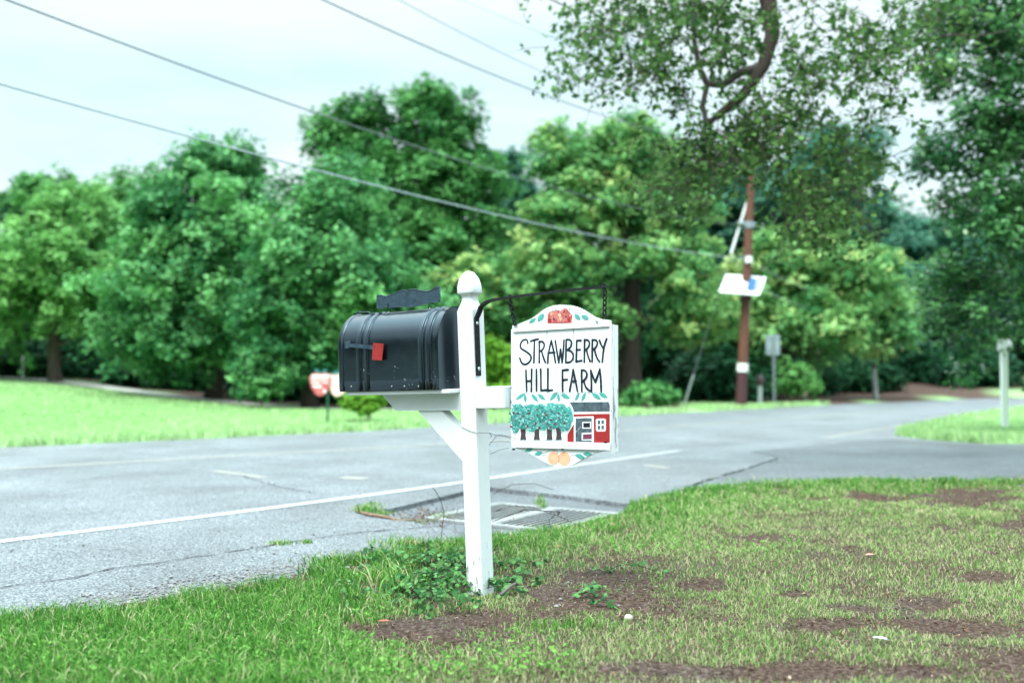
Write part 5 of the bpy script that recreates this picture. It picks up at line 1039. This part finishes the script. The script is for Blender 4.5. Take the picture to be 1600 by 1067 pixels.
# cables: fitted so that each hangs where it is seen
def cable(name, label, P1, obs, Z0, px0, r, m):
    best = None; P1 = np.array(P1); tt = np.linspace(0, 1, 60); ox = np.array([o[0] for o in obs]); oy = np.array([o[1] for o in obs])
    for py0 in np.arange(-900, 500, 8.0):
        P0 = at(px0, py0, Z0)
        for sag in (0, .15, .3, .45, .6, .8, 1.0, 1.3, 1.6):
            P = P0 + (P1 - P0) * tt[:, None]; P[:, 2] -= sag * 4 * tt * (1 - tt); u, v = proj(P); yy = np.interp(ox, u, v); e = ((yy - oy) ** 2).sum()
            if best is None or e < best[0]: best = (e, P.copy(), py0, sag)
    P = best[1]; d = P[0] - P[3]; P = np.vstack([P[0] + d * 2, P]); b = MB(); b.tube(list(P - P1), r, m, 6); o = b.build(name); o.location = tuple(P1); tag(o, label, 'cable', 'overhead cables'); print('cable', round(best[0], 1), best[2:], flush=True)
cable('overhead_cable', 'lowest overhead cable, running from the left edge down to the clamp above the white panel', on(408) + [0, -.25, 0], [(0, 135), (300, 215), (470, 262), (760, 330), (1000, 375)], 8.5, -250, .0115, M['cable_m'])
cable('overhead_cable', 'long overhead cable starting at the upper left corner, above the lowest one', on(353) + [-.3, -.1, 0], [(20, 0), (250, 90), (500, 180), (800, 280), (1000, 326)], 8.5, -250, .0100, M['wire'])
cable('overhead_cable', 'thick dark overhead cable crossing the top centre toward the pole top', on(235) + [0, -.2, 0], [(492, 0), (600, 42), (700, 83), (800, 128), (915, 180)], 8.0, -100, .0105, M['wire'])
cable('overhead_cable', 'thin overhead cable just right of the thick dark one at the top', on(215) + [-.4, -.15, .22], [(622, 0), (720, 47), (800, 85), (900, 135), (1000, 182)], 9.0, 0, .0065, M['wire'])
cable('overhead_cable', 'faintest thin overhead cable nearest the hanging branch', on(215) + [.4, -.15, .22], [(720, 0), (790, 30), (860, 60)], 9.5, 100, .0035, M['wire'])
DP = at_base(1473, 57.0); b = MB(); tag(b.tube([(0, 0, -.2), (0, .1, 8.4)], [.13, .10], M['pole_low'], 10) or b.build('wooden_pole'), 'thin distant brown pole at the end of the road bend', 'pole').location = tuple(DP)
for py_, dz, lab in ((408, 6.3, 'upper faint cable sagging from the utility pole to the distant pole'), (440, 5.4, 'lower faint cable sagging from the utility pole to the distant pole')):
    p0, p1 = on(py_), DP + [0, 0, dz]; P = [p0 + (p1 - p0) * t - np.array([0, 0, 1.6 * 4 * t * (1 - t)]) for t in np.linspace(0, 1, 24)]; b = MB(); b.tube([p - p0 for p in P], .012, M['silver'], 6); o = b.build('far_cable'); o.location = tuple(p0); tag(o, lab, 'cable', 'overhead cables')
# road sign seen from behind
sb = at_base(1209, 31.0); k = 31.0 / F; rs = empty('road_sign', sb); tag(rs, 'grey road sign seen from behind on a dark post, right of the utility pole', 'road sign')
b = MB(); b.box((-.035, -.02, -.2), (.035, .02, 2.12), M['grey'], .004); b.build('sign_post', rs)
b = MB(); b.box((-.24, .021, 1.52), (.20, .026, 2.14), mat('sign_back', (.30, .38, .40), .45), .002); b.box((-.23, .0265, 1.53), (.19, .028, 2.13), M['wsign']); b.build('sign_plate', rs)
for z_ in (1.62, 2.0): b = MB(); b.box((-.24, .016, z_), (.20, .0205, z_ + .04), M['grey']); b.build('cross_strap', rs)
sb = at_base(1187, 30.6); o = empty('marker_post', sb); tag(o, 'short pale post with a dark brown head between the utility pole and the road sign', 'post')
b = MB(); b.tube([(0, 0, -.1), (0, 0, .62)], .07, mat('pale_grey_post', (.42, .48, .48), .6), 12); b.build('shaft', o)
b = MB(); b.tube([(0, 0, .60), (0, 0, .66), (0, 0, .84), (0, 0, .92)], [.09, .13, .13, .06], M['bark_p'], 12); b.build('head', o)
sb = at_base(1257, 34.5); o = empty('reflector_marker', sb); tag(o, 'small round pinkish white disc on a low stake by the far verge', 'marker')
b = MB(); b.tube([(0, 0, -.1), (0, 0, .3)], .02, M['grey'], 8); b.build('stake', o)
b = MB(); b.tube([(0, -.03, .32), (0, -.005, .32)], .14, mat('pinkish_disc', (.75, .55, .60), .5), 18); b.build('disc', o)
sb = at_base(1366, 36.2); o = empty('wooden_marker', sb); tag(o, 'weathered pale post standing alone before the dark woods at the road bend', 'post')
b = MB(); b.tube([(.06, 0, -.1), (-.03, 0, 1.12)], [.095, .085], mat('weathered_post', (.42, .46, .45), .8, c2=(.28, .30, .30), scale=5), 12); b.build('shaft', o)
b = MB(); b.tube([(-.03, 0, 1.121), (-.05, 0, 1.25)], [.085, .06], M['bark_p'], 10); b.build('cap', o)
sb = at_base(36, 36.0); o = empty('white_stake', sb); tag(o, 'small white stake at the far left behind the lawn path', 'post')
b = MB(); b.tube([(0, 0, -.1), (0, 0, .74)], .055, M['wsign'], 8); b.build('shaft', o)
b = MB(); b.tube([(0, 0, .741), (0, 0, .80)], [.055, .02], M['wsign'], 8); b.build('cap', o)
# apple shaped lawn sign
ZA = 18.8; sb = at_base(512, ZA); o = empty('fruit_sign', sb); tag(o, 'red and peach fruit-shaped sign on a green stake in the lawn behind the letterbox', 'sign')
def ap(px, py, y=ZA - .03): p = at(px, py, y) - sb; return (p[0], p[2])
b = MB(); p0, p1 = at(512.5, 600, ZA) - sb, np.array([0, 0, -.15]); b.tube([p1, p0], .02, M['green_p'], 8); b.build('stake', o)
apred = [(484, 597), (483, 590), (487, 584), (494, 582), (501, 584), (508, 582), (515, 585), (517, 592), (516, 602), (512, 611), (506, 617), (500, 619), (493, 616), (487, 607)]
appea = [(514, 590), (516, 585), (523, 582.5), (533, 583), (541, 587), (544, 596), (541, 608), (534, 617), (526, 620), (519, 616), (515, 607)]
b = MB(); b.prism([ap(*q) for q in apred], -.03, -.012, mat('sign_apple_red', (.45, .05, .06), .5, c2=(.60, .20, .20), scale=9)); b.build('apple_board', o)
b = MB(); b.prism([ap(*q) for q in appea], -.011, .006, mat('sign_peach', (.80, .50, .42), .5, c2=(.80, .66, .60), scale=9)); b.build('peach_board', o)
b = MB()
for x0_, y0_, x1_, y1_, w in ((487, 587, 515, 587, 3.4), (486, 591.5, 514, 592, 2.2), (487, 597, 500, 598, 2.5), (503, 597, 514, 598, 2.0), (489, 603.5, 503, 604, 3.2), (505, 611, 509, 611, 5)):
    u0, v0 = ap(x0_, y0_); u1, v1 = ap(x1_, y1_); h_ = w / 2 * ZA / F; b.prism([(u0, v0 - h_), (u1, v1 - h_), (u1, v1 + h_), (u0, v0 + h_)], -.034, -.0305, M['wsign'])
for x0_, y0_, x1_, y1_, w in ((519, 590, 541, 590, 3), (518, 597, 540, 598, 2.5), (526, 612, 531, 612, 5)):
    u0, v0 = ap(x0_, y0_); u1, v1 = ap(x1_, y1_); h_ = w / 2 * ZA / F; b.prism([(u0, v0 - h_), (u1, v1 - h_), (u1, v1 + h_), (u0, v0 + h_)], -.015, -.0115, M['wsign'])
b.build('faded_lettering', o)
b = MB()
for c in ([(501, 583), (497, 577), (490, 576), (493, 581)], [(502, 583), (506, 577), (512, 577), (509, 582)], [(518, 584), (524, 579), (531, 580), (526, 584)]): b.prism([ap(*q) for q in c], -.028, -.014, M['teal_d'])
b.build('leaf', o)
# white letterbox of the neighbours
ZW = 17.35; sb = at_base(1568.5, ZW); o = empty('white_mailbox', sb); tag(o, 'white letterbox on a slim white post at the right edge, half hidden by dark leaves', 'mailbox')
b = MB(); b.box((-.05, -.05, -.15), (.05, .05, 1.38), M['wsign'], .006); b.build('post', o)
def wbox():
    b = MB(); n = 12
    for_ = []
    for x_ in (-.13, .36): for_.append([(x_, .085 * math.cos(a_) , 1.51 + .085 * math.sin(a_)) for a_ in np.linspace(0, math.pi, n)] + [(x_, -.085, 1.385), (x_, .085, 1.385)])
    b.rings(for_, M['wsign']); ob = b.build('box', o); ob.rotation_euler = (0, 0, math.radians(56)); 
    b = MB(); b.box((-.15, -.088, 1.387), (-.131, .088, 1.585), M['wsign'], .004); d_ = b.build('door', o); d_.rotation_euler = ob.rotation_euler
wbox()
